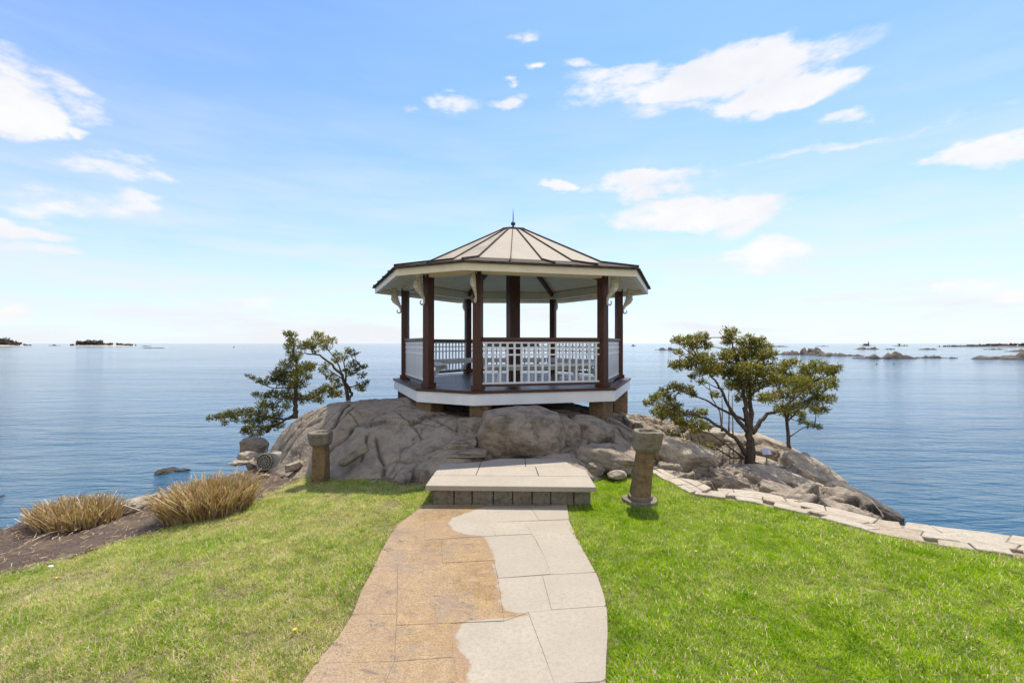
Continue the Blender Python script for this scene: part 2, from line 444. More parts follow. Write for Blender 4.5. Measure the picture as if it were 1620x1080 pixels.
def grass_mat():
    t = NT('grass_blade'); p = t.pos('World'); sep = t.N.new('ShaderNodeSeparateXYZ'); t.L.new(p, sep.inputs[0])
    a = t.noise(p, 1.1, 5, .62); b = t.noise(p, 4.2, 6, .78, .5); r = t.attr('tint'); h = t.attr('rise')
    green = t.mix(t.rng(b, .3, .7), (.10, .200, .003), (.33, .45, .006))
    straw = t.mix(t.rand(), (.74, .66, .47), (.50, .40, .23))
    # the lawn on the left of the path is thinner and strawier
    left = t.rng(sep.outputs[0], -1.1, 0.2, .38, -.13)
    k = t.mt('ADD', t.mt('ADD', t.mt('MULTIPLY', t.rng(a, .40, .62), .34), t.mt('MULTIPLY', t.rng(b, .38, .64), .30)), left)
    thr = t.mt('SUBTRACT', .99, t.mt('MULTIPLY', k, .80))      # share of green blades
    f = t.rng(t.mt('SUBTRACT', r, thr), -.10, .06)
    col = t.mix(f, green, straw)
    col = t.mix(t.mt('MULTIPLY', t.rng(t.rand(), .6, 1.0), .4), col, (.06, .11, .006))
    t.color(col); t.rough(.5); t.b.inputs['Specular IOR Level'].default_value = .3
    tr = t.N.new('ShaderNodeBsdfTranslucent'); t.L.new(t.mix(1.0, col, t.mix(f, (2.1, 2.1, .7), (1.6, 1.5, 1.15)), 'MULTIPLY'), tr.inputs[0])
    ms = t.N.new('ShaderNodeMixShader'); ms.inputs[0].default_value = .5
    t.L.new(t.b.outputs[0], ms.inputs[1]); t.L.new(tr.outputs[0], ms.inputs[2]); t.L.new(ms.outputs[0], t.out.inputs[0])
    M['grass_blade'] = t.m
grass_mat()
def soil_mats():
    t = NT('lawn_soil'); p = t.pos('World')
    n = t.noise(p, 30, 6, .7)
    t.color(t.mix(t.rng(n, .35, .65), (.06, .055, .018), (.24, .19, .10))); t.rough(.95); t.bump(n, .02, .8); M['lawn_soil'] = t.m
    t = NT('mulch'); p = t.pos('World')
    n = t.noise(p, 38, 7, .75); v = t.voro(t.map(p, (1, 1.8, 1)), 60, 'F1', 'Color'); sp = t.N.new('ShaderNodeSeparateColor'); t.L.new(v, sp.inputs[0])
    c = t.mix(t.rng(sp.outputs[0], .2, .9), (.055, .036, .026), (.16, .105, .072))
    c = t.mix(t.rng(n, .60, .70), c, (.30, .23, .15)); c = t.mix(t.rng(t.noise(p, 1.6, 4, .6), .5, .7, 0, .55), c, (.20, .145, .09))
    t.color(c); t.rough(.95); t.bump(n, .03, .9); t.bump(sp.outputs[1], .012, .8); M['mulch'] = t.m
soil_mats()

def water_mat():
    t = NT('sea_water'); p = t.pos('World')
    big = t.noise(t.map(p, (.035, .12, 1)), 1.0, 3, .5)
    deep = t.mix(t.rng(big, .3, .7), (.014, .066, .112), (.022, .088, .140))
    # pale sandy shallows right along the shore
    sep = t.N.new('ShaderNodeSeparateXYZ'); t.L.new(p, sep.inputs[0])
    t.color(deep); t.rough(.09); t.b.inputs['IOR'].default_value = 1.333; t.b.inputs['Specular IOR Level'].default_value = .5
    m = t.rng(t.noise(t.map(p, (.02, .06, 1)), 1.0, 3, .5), .35, .65, .55, 1.25)
    w1 = t.noise(t.map(p, (.30, 1.05, 1), rot=(0, 0, .12)), 1.0, 3, .55, .5)
    w2 = t.noise(t.map(p, (1.1, 3.0, 1), rot=(0, 0, -.15)), 1.0, 4, .6, .6)
    w3 = t.noise(t.map(p, (7.0, 9.0, 1), rot=(0, 0, .3)), 1.0, 4, .7)
    w0 = t.noise(t.map(p, (.06, .28, 1), rot=(0, 0, -.06)), 1.0, 2, .5)
    s = t.mt('ADD', t.mt('MULTIPLY', w1, .26), t.mt('ADD', t.mt('MULTIPLY', w2, .10), t.mt('MULTIPLY', w3, .022)))
    s = t.mt('ADD', s, t.mt('MULTIPLY', w0, .35))
    s = t.mt('MULTIPLY', s, m); s = t.mt('MULTIPLY', s, t.rng(sep.outputs[1], 6, 50, .72, .52))
    t.bump(s, 1.0, 1.0)
    M['sea_water'] = t.m
water_mat()

# ------------------------------------------------------------------ terrain
WATER = -1.55
SHORE_L = [(-30, -8), (-16, 1.5), (-12, 4.0), (-10, 5.3), (-7.5, 6.65), (-6.5, 7.66), (-6.1, 8.7), (-5.8, 9.7), (-5.6, 11.0), (-5.3, 13), (-4, 15.5), (0, 17)]
wall_in = [onplane(a, b, .0) for a, b in [(1040, 752), (1100, 783), (1190, 793), (1300, 819), (1400, 847), (1500, 862), (1620, 880)]]
wall_out = [onplane(a, b, .05) for a, b in [(1075, 742), (1150, 764), (1240, 783), (1300, 796), (1370, 803), (1440, 814), (1500, 826), (1560, 837), (1620, 847)]]
wall_in = [Vector((2.35, 7.9, 0))] + wall_in[0:] + [Vector((6.6, 3.7, 0)), Vector((9.0, 1.8, 0)), Vector((14, -3, 0)), Vector((20, -9, 0))]
wall_out = [Vector((2.75, 8.1, .05))] + wall_out + [Vector((6.75, 4.4, .05)), Vector((9.3, 2.4, .05)), Vector((14.4, -2.5, .05)), Vector((20.4, -8.5, .05))]

def sdist(X, Y, poly, closed=False):
    """distance to a polyline, positive on its left side (numpy)"""
    best = np.full(X.shape, 1e9); sgn = np.ones(X.shape)
    for (x0, y0), (x1, y1) in zip(poly[:-1], poly[1:]):
        dx, dy = x1 - x0, y1 - y0
        t = np.clip(((X - x0) * dx + (Y - y0) * dy) / (dx * dx + dy * dy), 0, 1)
        ex = X - (x0 + t * dx); ey = Y - (y0 + t * dy); d = np.hypot(ex, ey)
        s = np.sign(dx * ey - dy * ex); m = d < best
        best = np.where(m, d, best); sgn = np.where(m, s, sgn)
    return best * sgn
def sst(x): x = np.clip(x, 0, 1); return x * x * (3 - 2 * x)

def land(X, Y):
    X = np.asarray(X, float); Y = np.asarray(Y, float)
    z = -.5 * sst((-1.5 - X + (Y - 5) * .3) / 6)
    z = z + .012 * np.sin(X * 1.7 + .5) * np.cos(Y * 1.3)
    d = sdist(X, Y, SHORE_L)                     # positive: seaward
    z = z - 2.2 * sst((d + .12) / 1.6) - .0
    do = sdist(X, Y, [(p.x, p.y) for p in wall_out][::-1])
    z = z - 2.6 * sst((-do + .25) / .25) * (Y < 8.2)
    z = z - .9 * sst((Y - 8.6) / 1.2) * (X > -3.2) - .6 * sst((Y - 9.6) / 2)
    return z

# surveyed points of the bedrock under and beside the summerhouse: photo pixel + distance
PTS = [(425,716,10.2),(440,692,10.3),(468,666,10.5),(500,647,10.6),(540,636,10.8),(590,629,11),(640,631,11),(700,640,10.5),(760,656,9.8),(820,649,9.9),(900,646,10.3),(960,655,10.7),(1000,665,11),(1018,682,10.8),
 (450,703,9.7),(480,690,9.4),(520,672,9.3),(560,660,9.4),(620,650,9.6),(680,662,9.1),(720,668,8.8),(560,700,8.6),(610,690,8.6),(660,700,8.2),(700,706,8.0),(740,690,8.4),(740,716,7.75),
 (430,735,9.5),(470,738,9.0),(520,740,8.5),(560,733,8.1),(600,752,7.6),(640,760,7.15),(668,742,7.3),(700,730,7.45),(620,722,8.0),(580,742,7.9),
 (760,722,7.75),(820,722,7.8),(880,716,7.9),(900,715,7.9),(925,735,7.35),(960,700,8.5),(1000,700,8.6),(1040,700,9.1),(950,728,7.7),(990,722,7.9),(950,752,7.42),(1000,748,7.5),(1050,745,7.7),
 (1050,715,8.6),(1080,700,9.3),(1120,695,10.2),(1060,690,10.4),(1100,676,11.8),(1035,670,12.3),(1150,700,10.6),(1180,700,10.8),(1100,742,8.1),(1100,772,6.85),(1150,750,7.9),(1187,737,8.6),(1187,783,6.55),(1140,778,6.75),(1230,718,10.0),
 (1240,735,9.0),(1250,765,7.5),(1250,795,6.2),(1300,745,9.1),(1310,790,6.6),(1345,778,7.8),(1350,812,5.95),(1415,812,6.3),(1390,800,7.0),(1280,728,9.6)]
pw = [tuple(px(*p)) for p in PTS]
# the far side falls away to the sea bed
pw += [(-6.2,11,-2),(-5.6,9.6,-1.2),(-5.6,12.5,-2.2),(-4,14,-1.6),(-3.8,12.4,-.1),(-2.6,12.6,.45),(-1.2,12.8,.45),(0,13,.4),(1.4,13,.35),(2.6,12.6,.0),(3.0,14,-.5),(0,15.2,-1.0),(-2.4,15,-1.2),(2.6,15.6,-1.6),(4.4,14.4,-1.2),(5.4,13,-1.6),(4.9,12.2,-.9),
       (6.2,11.8,-2),(6.6,10.6,-2),(7.2,9.4,-2.1),(7.2,8.0,-2.1),(7.0,6.9,-2.1),(6.6,6.3,-2.0),(5.9,6.5,-1.3),(5.9,7.3,-1.3),(5.9,8.6,-1.2),(5.9,5.4,-2.0),(5.3,5.5,-1.3),(4.8,5.7,-.7),(6.6,5.6,-2.4),(5.4,4.6,-2.4),(3.2,5.2,-.9),(1.5,5.6,-.9),(-2,5.6,-1.2),(0,18,-2.6),(-7,14,-2.8),(7,15,-2.8),(-1.3,7.0,-.05),(-2.6,7.2,-.25),(0,7.0,.1),(1.2,6.8,-.2),(-4.6,8.4,-.7),(1.3,9.3,.62),(.2,9.4,.72)]
pw = np.array(pw)
def tps_fit(P, lam=.02):
    n = len(P); d = np.hypot(P[:, None, 0] - P[None, :, 0], P[:, None, 1] - P[None, :, 1])
    K = np.where(d > 0, d * d * np.log(d + 1e-12), 0) + lam * np.eye(n)
    Q = np.c_[np.ones(n), P[:, :2]]
    A = np.block([[K, Q], [Q.T, np.zeros((3, 3))]])
    return np.linalg.solve(A, np.r_[P[:, 2], 0, 0, 0])
W_ = tps_fit(pw)
def bed(X, Y):
    X = np.asarray(X, float); Y = np.asarray(Y, float); sh = X.shape
    X = X.ravel(); Y = Y.ravel(); out = np.zeros(len(X))
    for i in range(0, len(X), 20000):
        x = X[i:i + 20000]; y = Y[i:i + 20000]
        d = np.hypot(x[:, None] - pw[None, :, 0], y[:, None] - pw[None, :, 1])
        out[i:i + 20000] = (np.where(d > 0, d * d * np.log(d + 1e-12), 0)) @ W_[:len(pw)] + W_[-3] + W_[-2] * x + W_[-1] * y
    out = np.minimum(out, .86)
    return out.reshape(sh)
def top(X, Y): return np.maximum(bed(X, Y), land(X, Y))
def cast(x, y, fn=top, d0=3.0, d1=16.0):
    D = np.arange(d0, d1, .02); X = (x - CX) * D / F; Z = EYE - (y - CY) * D / F
    h = fn(X, D); k = np.where(Z <= h)[0]
    D_ = D[k[0]] if len(k) else d1
    return Vector(((x - CX) * D_ / F, D_, EYE - (y - CY) * D_ / F))

def grid_mesh(x0, x1, y0, y1, step, zfn, keep=None):
    xs = np.arange(x0, x1 + step * .5, step); ys = np.arange(y0, y1 + step * .5, step)
    X, Y = np.meshgrid(xs, ys); Z = zfn(X, Y); nx = len(xs); ny = len(ys)
    V = np.c_[X.ravel(), Y.ravel(), Z.ravel()]
    i = np.arange(nx - 1)[None, :] + (np.arange(ny - 1) * nx)[:, None]
    Fq = np.stack([i, i + 1, i + 1 + nx, i + nx], -1).reshape(-1, 4)
    if keep is not None:
        c = V[Fq].mean(1); m = keep(c[:, 0], c[:, 1], c[:, 2]); Fq = Fq[m]
        u, inv = np.unique(Fq, return_inverse=True); V = V[u]; Fq = inv.reshape(-1, 4)
    return V, Fq

# path edges (surveyed on z = 0)
Zc = .321
PL = [onplane(460 + a * Zc, 760 + b * Zc) for a, b in [(50,997),(150,860),(230,770),(300,660),(345,540),(400,440),(440,350),(480,280),(530,210),(600,160),(650,122)]]
PR = [onplane(460 + a * Zc, 760 + b * Zc) for a, b in [(1555,985),(1558,870),(1565,760),(1562,640),(1545,560),(1510,460),(1460,370),(1410,280),(1375,200),(1362,115)]]
PLy = np.array([1.0, 2.0] + [p.y for p in PL] + [6.2]); PLx = np.array([-1.75, -1.5] + [p.x for p in PL] + [-1.13])
PRy = np.array([1.0, 2.0] + [p.y for p in PR] + [6.2]); PRx = np.array([.50, .56] + [p.x for p in PR] + [.80])
STEP_POLY = [(-1.155, 6.05), (-1.12, 7.09), (-.5, 7.27), (-.2, 7.48), (.8, 7.48), (.92, 7.14), (1.1, 6.82), (1.11, 5.97)]
def pl(y): return float(np.interp(y, PLy, PLx))
def pr(y): return float(np.interp(y, PRy, PRx))
def in_path(X, Y, m=0.0): return (Y < 6.15) & (X > np.interp(Y, PLy, PLx) + m) & (X < np.interp(Y, PRy, PRx) - m)
def in_step(X, Y): return (Y > 6.06) & (Y < 7.4) & (X > -1.1) & (X < 1.02)

# lawn / mulch boundary on the left
ML = [(-30, -6), (-12, -2), (-8, 1.8)] + [tuple(cast(a, b, land)[:2]) for a, b in [(0,908),(60,893),(120,874),(180,856),(230,846),(280,830),(330,816),(380,803),(420,786),(447,770),(480,757),(500,748)]] + [(-3.2, 9.0), (-3.0, 12)]
def mulch_side(X, Y): return sdist(X, Y, ML)

def lawn_keep(x, y, z):
    return (mulch_side(x, y) < .03) & (sdist(x, y, [(p.x, p.y) for p in wall_in][::-1]) > -.05) & (y < 9.2)
V, Fq = grid_mesh(-14, 14, -8, 9.4, .10, lambda X, Y: land(X, Y) - .035, lawn_keep)
lawn = np_mesh('lawn', V, Fq, M['lawn_soil']); tag(lawn, kind='structure')
def mul_z(X, Y):
    z = land(X, Y) - .02
    return z
V, Fq = grid_mesh(-16, -2.0, -6, 12.5, .07, mul_z, lambda x, y, z: (mulch_side(x, y) > -.06) & (sdist(x, y, SHORE_L) < 2.2))
nz = np.array([mn.fractal((v[0] * 2.2, v[1] * 2.2, 3.3), 1, 2, 4) for v in V]); V[:, 2] += nz * .045
md = sdist(V[:, 0], V[:, 1], SHORE_L); V[:, 2] += np.where(md > -.3, np.array([mn.fractal((v[0] * .9, v[1] * .9, 8.3), 1, 2, 5) for v in V]) * .35, 0)
mulch = np_mesh('mulch_bed', V, Fq, M['mulch']); tag(mulch, kind='structure')

# sea
V = []; Fq = []
def ring(rs):
    n = 64; 
    for r in rs:
        for k in range(n): V.append((r * math.sin(2 * math.pi * k / n), r * math.cos(2 * math.pi * k / n), WATER))
    for i in range(len(rs) - 1):
        for k in range(n):
            k2 = (k + 1) % n; Fq.append((i * n + k, (i + 1) * n + k, (i + 1) * n + k2, i * n + k2))
ring([.5, 40, 400, 3000, 30000])
sea = np_mesh('sea', V, Fq, M['sea_water'], smooth=False); tag(sea, kind='structure')
V, Fq = grid_mesh(-60, 60, -30, 60, 10, lambda X, Y: X * 0 - 3.2)
sb = np_mesh('sea_bed', V, Fq, M['dark_stone']); tag(sb, kind='structure')

# ------------------------------------------------------------------ bedrock outcrop with joints carved along the real cracks
Z4 = lambda L_: [(380 + a / 5.0625, 600 + b / 5.0625) for a, b in L_]
Z5 = lambda L_: [(680 + a / 4.263, 600 + b / 4.263) for a, b in L_]
Z6 = lambda L_: [(960 + a / 3.857, 500 + b / 3.857) for a, b in L_]
CR = [ (Z4([(885,190),(830,240),(790,310),(750,400)]), .09, .045), (Z4([(920,210),(850,290),(780,350),(700,440)]), .05, .03),
 (Z4([(870,270),(940,340),(1000,400)]), .03, .02), (Z4([(960,350),(900,390),(880,440),(820,500),(740,560),(715,600)]), .12, .06),
 (Z4([(1160,260),(1080,300),(960,350)]), .03, .02), (Z4([(1220,260),(1310,340),(1400,400),(1470,470)]), .045, .022),
 (Z4([(960,350),(1100,345),(1310,350),(1450,360),(1620,380)]), .04, .022), (Z4([(1090,480),(1110,590),(1160,670)]), .06, .04),
 (Z4([(1160,670),(1200,650),(1260,620),(1400,610),(1540,640)]), .06, .035), (Z4([(1330,720),(1400,660),(1500,650),(1620,655)]), .07, .035),
 (Z4([(1330,720),(1380,760),(1400,810)]), .07, .04), (Z4([(590,200),(520,250),(440,320),(360,380)]), .04, .03),
 (Z4([(640,320),(540,350),(470,420),(400,500),(330,640)]), .12, .05), (Z4([(270,450),(230,520),(215,600)]), .08, .04), (Z4([(1160,670),(1140,720),(1170,800)]), .07, .05),
 (Z4([(1240,700),(1200,760),(1195,820)]), .05, .04), (Z4([(1020,470),(1000,560),(960,640)]), .05, .05),
 (Z5([(0,250),(90,300),(180,350),(220,300),(400,270),(470,240)]), .07, .035), (Z5([(0,460),(110,430),(240,390),(340,420)]), .08, .04),
 (Z5([(920,220),(1000,290),(1080,340),(1130,390),(1180,400)]), .08, .035), (Z5([(1000,200),(1130,290),(1280,340),(1330,390)]), .05, .03),
 (Z5([(890,520),(1000,470),(1110,420),(1200,400),(1330,440)]), .08, .04), (Z5([(1050,190),(1200,260),(1400,320)]), .04, .025),
 (Z5([(1080,600),(1130,550),(1240,500),(1300,510),(1360,570)]), .12, .05), (Z5([(1060,520),(1100,540)]), .05, .02), (Z5([(1000,560),(1060,600)]), .04, .03),
 (Z5([(1230,510),(1245,580)]), .07, .03), (Z5([(1265,355),(1300,365)]), .07, .03),
 (Z6([(350,770),(430,830),(540,900),(560,950)]), .10, .05), (Z6([(290,880),(320,930),(420,955),(560,950)]), .07, .04), (Z6([(300,850),(380,840),(460,900)]), .04, .03),
 (Z6([(450,800),(560,840),(640,900),(760,930),(880,990)]), .12, .06), (Z6([(560,950),(680,1010),(760,1060)]), .10, .05), (Z6([(640,1010),(700,1060)]), .05, .04),
 (Z6([(880,1000),(930,960),(1050,1010)]), .10, .05), (Z6([(620,650),(700,720),(850,760)]), .08, .05) ]
STEP = .019
V, Fq = grid_mesh(-5.9, 7.2, 5.0, 15.6, STEP, bed, lambda x, y, z: ((z > land(x, y) - .45) | (x > 3.5)) & (z > -2.4) & ((y < 11.8) | ((x * 7 + y * 13) < 1e9)))
X, Y = V[:, 0], V[:, 1]
fr = np.array([mn.fractal((a * .9, b * .9, 1.7), 1, 2.1, 5) for a, b in zip(X, Y)])
rd = np.array([mn.ridged_multi_fractal((a * .55 + b * .3, b * 1.25 - a * .5, 4.2), 1.0, 2.1, 4, 1.0, 2.0) for a, b in zip(X, Y)])
right = sst((X - 1.9) / 1.2)
mf = np.array([mn.fractal((a * 3.1 + b, b * 3.4, 5.7), 1, 2.1, 5) for a, b in zip(X, Y)])
V[:, 2] += mf * (.022 + .02 * right)
V[:, 2] += fr * (.06 + .08 * right) - (rd - 1.2) * -(.022 + .10 * right) * 1.0
# bedding plates: every plate is tilted and set a little off from its neighbours
def plates(X, Y, cell, rot, stretch, seed, tilt, off):
    r = np.random.default_rng(seed); c, s_ = math.cos(rot), math.sin(rot)
    U = (X * c + Y * s_) / (cell * stretch) + fr * .22; W = (-X * s_ + Y * c) / cell + mf * .18
    iu = np.floor(U).astype(int); iw = np.floor(W).astype(int)
    ju = r.random((64, 64)); jw = r.random((64, 64)); ti = r.normal(0, tilt, (64, 64, 2)); of = r.normal(0, off, (64, 64))
    b1 = np.full(len(X), 9.0); b2 = np.full(len(X), 9.0); h = np.zeros(len(X))
    for a in (-1, 0, 1):
        for b in (-1, 0, 1):
            ci, cj = (iu + a) % 64, (iw + b) % 64
            du = U - (iu + a + ju[ci, cj]); dw = W - (iw + b + jw[ci, cj]); d = np.hypot(du, dw)
            m = d < b1; b2 = np.where(m, b1, np.minimum(b2, d)); b1 = np.where(m, d, b1)
            h = np.where(m, of[ci, cj] + ti[ci, cj, 0] * du * cell * stretch + ti[ci, cj, 1] * dw * cell, h)
    return h, b2 - b1
h1, e1 = plates(X, Y, .95, .5, 1.9, 3, .10, .035); h2, e2 = plates(X, Y, .42, -.55, 2.6, 5, .22, .05)
V[:, 2] -= .07 * right + .13 * right * sst((X - 3.6) / 1.6)
V[:, 2] += h1 * (.45 + .05 * right) + h2 * right * 1.1
jn = np.clip(1 - e1 / .035, 0, 1) * .8 + np.clip(1 - e2 / .06, 0, 1) * right
V[:, 2] -= jn * (.020 + .035 * right)
crack = (np.clip(jn, 0, 1) * .7 + sst((1.02 - rd) / .35) * .75 * (.25 + .75 * right) + sst((-.10 - mf) / .22) * .45 * (.4 + .6 * right)).astype(np.float32)
wob = fr * .05
for pts, dep, wid in CR:
    P3 = []
    for (a, b), (c, d) in zip(pts[:-1], pts[1:]):
        n = max(2, int(math.hypot(c - a, d - b) / 3))
        for k in range(n): 
            q = cast(a + (c - a) * k / n, b + (d - b) * k / n, bed, 5.5, 14)
            if q.y < 13.5: P3.append((q.x, q.y))
    P3 = np.array(P3)
    if len(P3) < 2: continue
    m = (X > P3[:, 0].min() - .4) & (X < P3[:, 0].max() + .4) & (Y > P3[:, 1].min() - .4) & (Y < P3[:, 1].max() + .4)
    idx = np.where(m)[0]
    for s in range(0, len(idx), 8000):
        ii = idx[s:s + 8000]
        x = X[ii] + wob[ii]; y = Y[ii] - wob[ii]
        best = np.full(len(ii), 9.0)
        for (x0, y0), (x1, y1) in zip(P3[:-1], P3[1:]):
            if math.hypot(x1 - x0, y1 - y0) > .5: continue
            dx, dy = x1 - x0, y1 - y0; L2 = dx * dx + dy * dy + 1e-9
            tt = np.clip(((x - x0) * dx + (y - y0) * dy) / L2, 0, 1)
            best = np.minimum(best, np.hypot(x - x0 - tt * dx, y - y0 - tt * dy))
        w = wid * .8
        V[ii, 2] -= dep * 1.1 * np.exp(-(best / (w * .8)) ** 2) + dep * .16 * np.exp(-(best / (w * 3)) ** 2)
        crack[ii] = np.maximum(crack[ii], np.exp(-(best / (w * .75)) ** 2))
gc = px(1085, 700, 9.6)
gravel = sst((1.15 - np.hypot((X - gc.x) / 1.0, (Y - gc.y) / 1.1)) / .25 + fr * .5)
V[:, 2] += gravel * rng.normal(0, .008, len(V))
outcrop = np_mesh('rock_outcrop', V, Fq, M['bedrock'], attrs={'crack': crack, 'gravel': gravel}); tag(outcrop, kind='structure')

# ------------------------------------------------------------------ boulders
import bmesh
_ico = {}
def ico(sub):
    if sub not in _ico:
        bm = bmesh.new(); bmesh.ops.create_icosphere(bm, subdivisions=sub, radius=1)
        v = np.array([x.co[:] for x in bm.verts]); f = np.array([[q.index for q in y.verts] for y in bm.faces]); bm.free(); _ico[sub] = (v, f)
    return _ico[sub]
def boulder(c, size, rz=0.0, tilt=0.0, roll=0.0, seed=0, mat='boulder_stone', label='', name='boulder', cat='boulder', facets=9, rough=.06, sub=5, box=.75, group=None, cut=.78, fine=1.0):
    v0, f = ico(sub); r = np.random.default_rng(seed); v = v0.copy()
    m = np.max(np.abs(v), 1)[:, None]; v = v * ((1 - box) + box * (.78 / m))         # towards a block
    for k in range(facets):
        n = r.normal(size=3); n /= np.linalg.norm(n); d = cut * (.82 + .3 * r.random())
        s = v @ n; over = np.maximum(0, s - d); v = v - n[None] * over[:, None] * .92
    o = r.random(3) * 50
    q = np.array([mn.fractal((a[0] * 1.3 + o[0], a[1] * 1.3 + o[1], a[2] * 1.3 + o[2]), 1, 2.1, 6) for a in v])
    q2 = np.array([mn.ridged_multi_fractal((a[0] * 1.1 + o[1], a[1] * 1.1 + o[2], a[2] * 2.2 + o[0]), 1, 2.1, 3, 1, 2) for a in v]) if rough > .03 else 0
    q3 = np.array([mn.fractal((a[0] * 4.5 + o[2], a[1] * 4.5 + o[0], a[2] * 6 + o[1]), .9, 2.1, 4) for a in v])
    v = v * (1 + q[:, None] * rough * 2.1 * fine + q3[:, None] * .018)
    if rough > .03: v = v * (1 - np.clip(q2 - 1.6, 0, 1)[:, None] * rough * 1.2)
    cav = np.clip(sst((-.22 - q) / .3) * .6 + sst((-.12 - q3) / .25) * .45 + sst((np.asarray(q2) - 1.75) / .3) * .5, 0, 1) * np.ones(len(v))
    v = v * np.array(size)[None]
    cr, sr = math.cos(roll), math.sin(roll); v = v @ np.array([[1, 0, 0], [0, cr, sr], [0, -sr, cr]])
    ct, st = math.cos(tilt), math.sin(tilt); v = v @ np.array([[ct, 0, -st], [0, 1, 0], [st, 0, ct]])
    cz, sz = math.cos(rz), math.sin(rz); v = v @ np.array([[cz, sz, 0], [-sz, cz, 0], [0, 0, 1]])
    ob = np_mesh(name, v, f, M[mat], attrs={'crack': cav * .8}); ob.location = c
    tag(ob, label, cat, group)
    return ob

def at(x, y, D, dz=0): 
    p = px(x, y, D); return (p.x, p.y, p.z + dz)
# the rounded boulders in front of the summerhouse
boulder(at(824, 692, 8.25), (.86, .72, .62), seed=5, box=.35, facets=5, rough=.035, cut=.92, label='large rounded grey-brown boulder right behind the granite step', sub=6)
boulder(at(890, 692, 8.5), (.34, .5, .40), rz=.2, seed=8, box=.35, facets=3, rough=.03, cut=.92, label='smaller rounded boulder pressed against the right side of the big round one')
boulder(at(934, 688, 8.9), (.52, .6, .38), rz=-.3, tilt=.25, seed=12, box=.3, facets=3, rough=.035, cut=.92, label='low humped rock right of the two rounded boulders, in the shade of the summerhouse')
boulder(at(748, 679, 8.6), (.30, .45, .24), rz=.5, seed=15, box=.4, facets=3, rough=.04, label='small brown rock wedged left of the big round boulder')
boulder(at(727, 702, 7.9), (.36, .22, .10), rz=.1, tilt=-.05, seed=19, box=.85, facets=6, rough=.05, label='flat pointed flake of rock lying left of the big round boulder')
boulder(at(738, 717, 7.7), (.42, .30, .08), rz=.1, seed=21, box=.85, facets=5, rough=.04, label='low flat ledge of rock touching the back left of the granite step')
boulder(at(560, 721, 8.0), (.33, .10, .10), rz=.25, tilt=-.62, seed=23, box=.85, facets=6, rough=.05, label='thin shard of rock leaning on the outcrop right of the left birdbath')
boulder(at(640, 757, 7.15), (.12, .12, .10), seed=24, box=.6, facets=5, rough=.05, label='fist-shaped stone in a cleft at the foot of the outcrop left of the step', sub=4)
boulder(at(960, 722, 7.75), (.62, .50, .24), rz=-.25, tilt=.12, seed=31, box=.5, facets=5, rough=.05, mat='boulder_stone', label='sunlit tan rock between the granite step and the right birdbath')
boulder(at(940, 739, 7.45), (.20, .22, .14), seed=33, box=.75, facets=8, rough=.09, label='craggy dark-sided rock at the lawn edge right of the granite step')
boulder(at(978, 737, 7.5), (.26, .24, .17), seed=34, box=.7, facets=9, rough=.10, label='craggy cracked rock just left of the right birdbath')
boulder(at(975, 750, 7.2), (.17, .12, .07), seed=35, box=.5, facets=5, rough=.05, mat='pale_stone', label='small pale stone in the grass edge left of the right birdbath', sub=4)
boulder(at(1082, 722, 8.3), (.60, .62, .30), rz=-.5, tilt=.28, seed=41, box=.5, facets=5, rough=.045, mat='pale_stone', label='large pale sloping rock right of the right birdbath')
boulder(at(1060, 742, 7.9), (.24, .25, .16), rz=-.3, seed=43, box=.6, facets=6, rough=.07, label='grey cracked rock behind the right birdbath post')
# the right-hand shore
boulder(at(1120, 690, 10.7, -.03), (.55, .4, 0.246), seed=51, box=.4, facets=4, rough=.05, mat='pale_stone', label='flat tan rock at the gravel patch behind the low cedar branch')
boulder(at(1040, 676, 12.0, -.03), (.75, .5, 0.201), seed=53, box=.4, facets=4, rough=.05, mat='pale_stone', label='low pale rock by the water just right of the summerhouse piers')
boulder(at(1100, 681, 11.9, -.03), (.45, .4, 0.179), seed=54, box=.5, facets=4, rough=.06, mat='pale_stone', label='pale stone at the water edge behind the cedar branches')
boulder(at(1162, 700, 10.4, -.03), (.35, .4, 0.280), rz=.2, seed=55, box=.5, facets=6, rough=.06, mat='pale_stone', label='tan rock just left of the main cedar trunk near the water')
boulder(at(1150, 722, 9.3, -.03), (.22, .2, 0.224), seed=56, box=.7, facets=7, rough=.07, label='blocky rock under the low branch left of the cedar trunk')
boulder(at(1228, 716, 10.0, -.03), (.82, .6, 0.335), rz=-.2, tilt=.42, seed=57, box=.45, facets=5, rough=.04, mat='pale_stone', label='long smooth tan rock between the two cedar trunks')
boulder(at(1205, 718, 9.6, -.03), (.34, .4, 0.291), rz=-.3, tilt=.3, seed=58, box=.45, facets=4, rough=.05, label='brownish rounded rock directly right of the main cedar trunk')
boulder(at(1283, 748, 8.9, -.03), (.70, .55, 0.335), rz=-.25, tilt=.50, seed=59, box=.5, facets=5, rough=.045, mat='pale_stone', label='big tan shoulder of rock right of the thin cedar at the water')
boulder(at(1262, 752, 8.5, -.03), (.34, .34, 0.246), rz=-.3, tilt=.3, seed=60, box=.55, facets=5, rough=.06, label='rock with dappled shade below the thin cedar')
boulder(at(1262, 768, 7.9, -.03), (.95, .34, 0.224), rz=-.30, tilt=.36, seed=61, box=.55, facets=5, rough=.05, mat='pale_stone', label='long narrow sunlit slab of rock right of the small plaque')
boulder(at(1222, 738, 8.9, -.03), (.42, .3, 0.157), rz=-.2, tilt=.3, seed=62, box=.5, facets=5, rough=.05, mat='pale_stone', label='tan stone just behind the small plaque')
boulder(at(1372, 803, 7.2, -.02), (.66, .40, 0.224), rz=-.30, tilt=.50, seed=63, box=.5, facets=6, rough=.07, mat='dark_stone', label='dark wet boulder at the waterline farthest right')
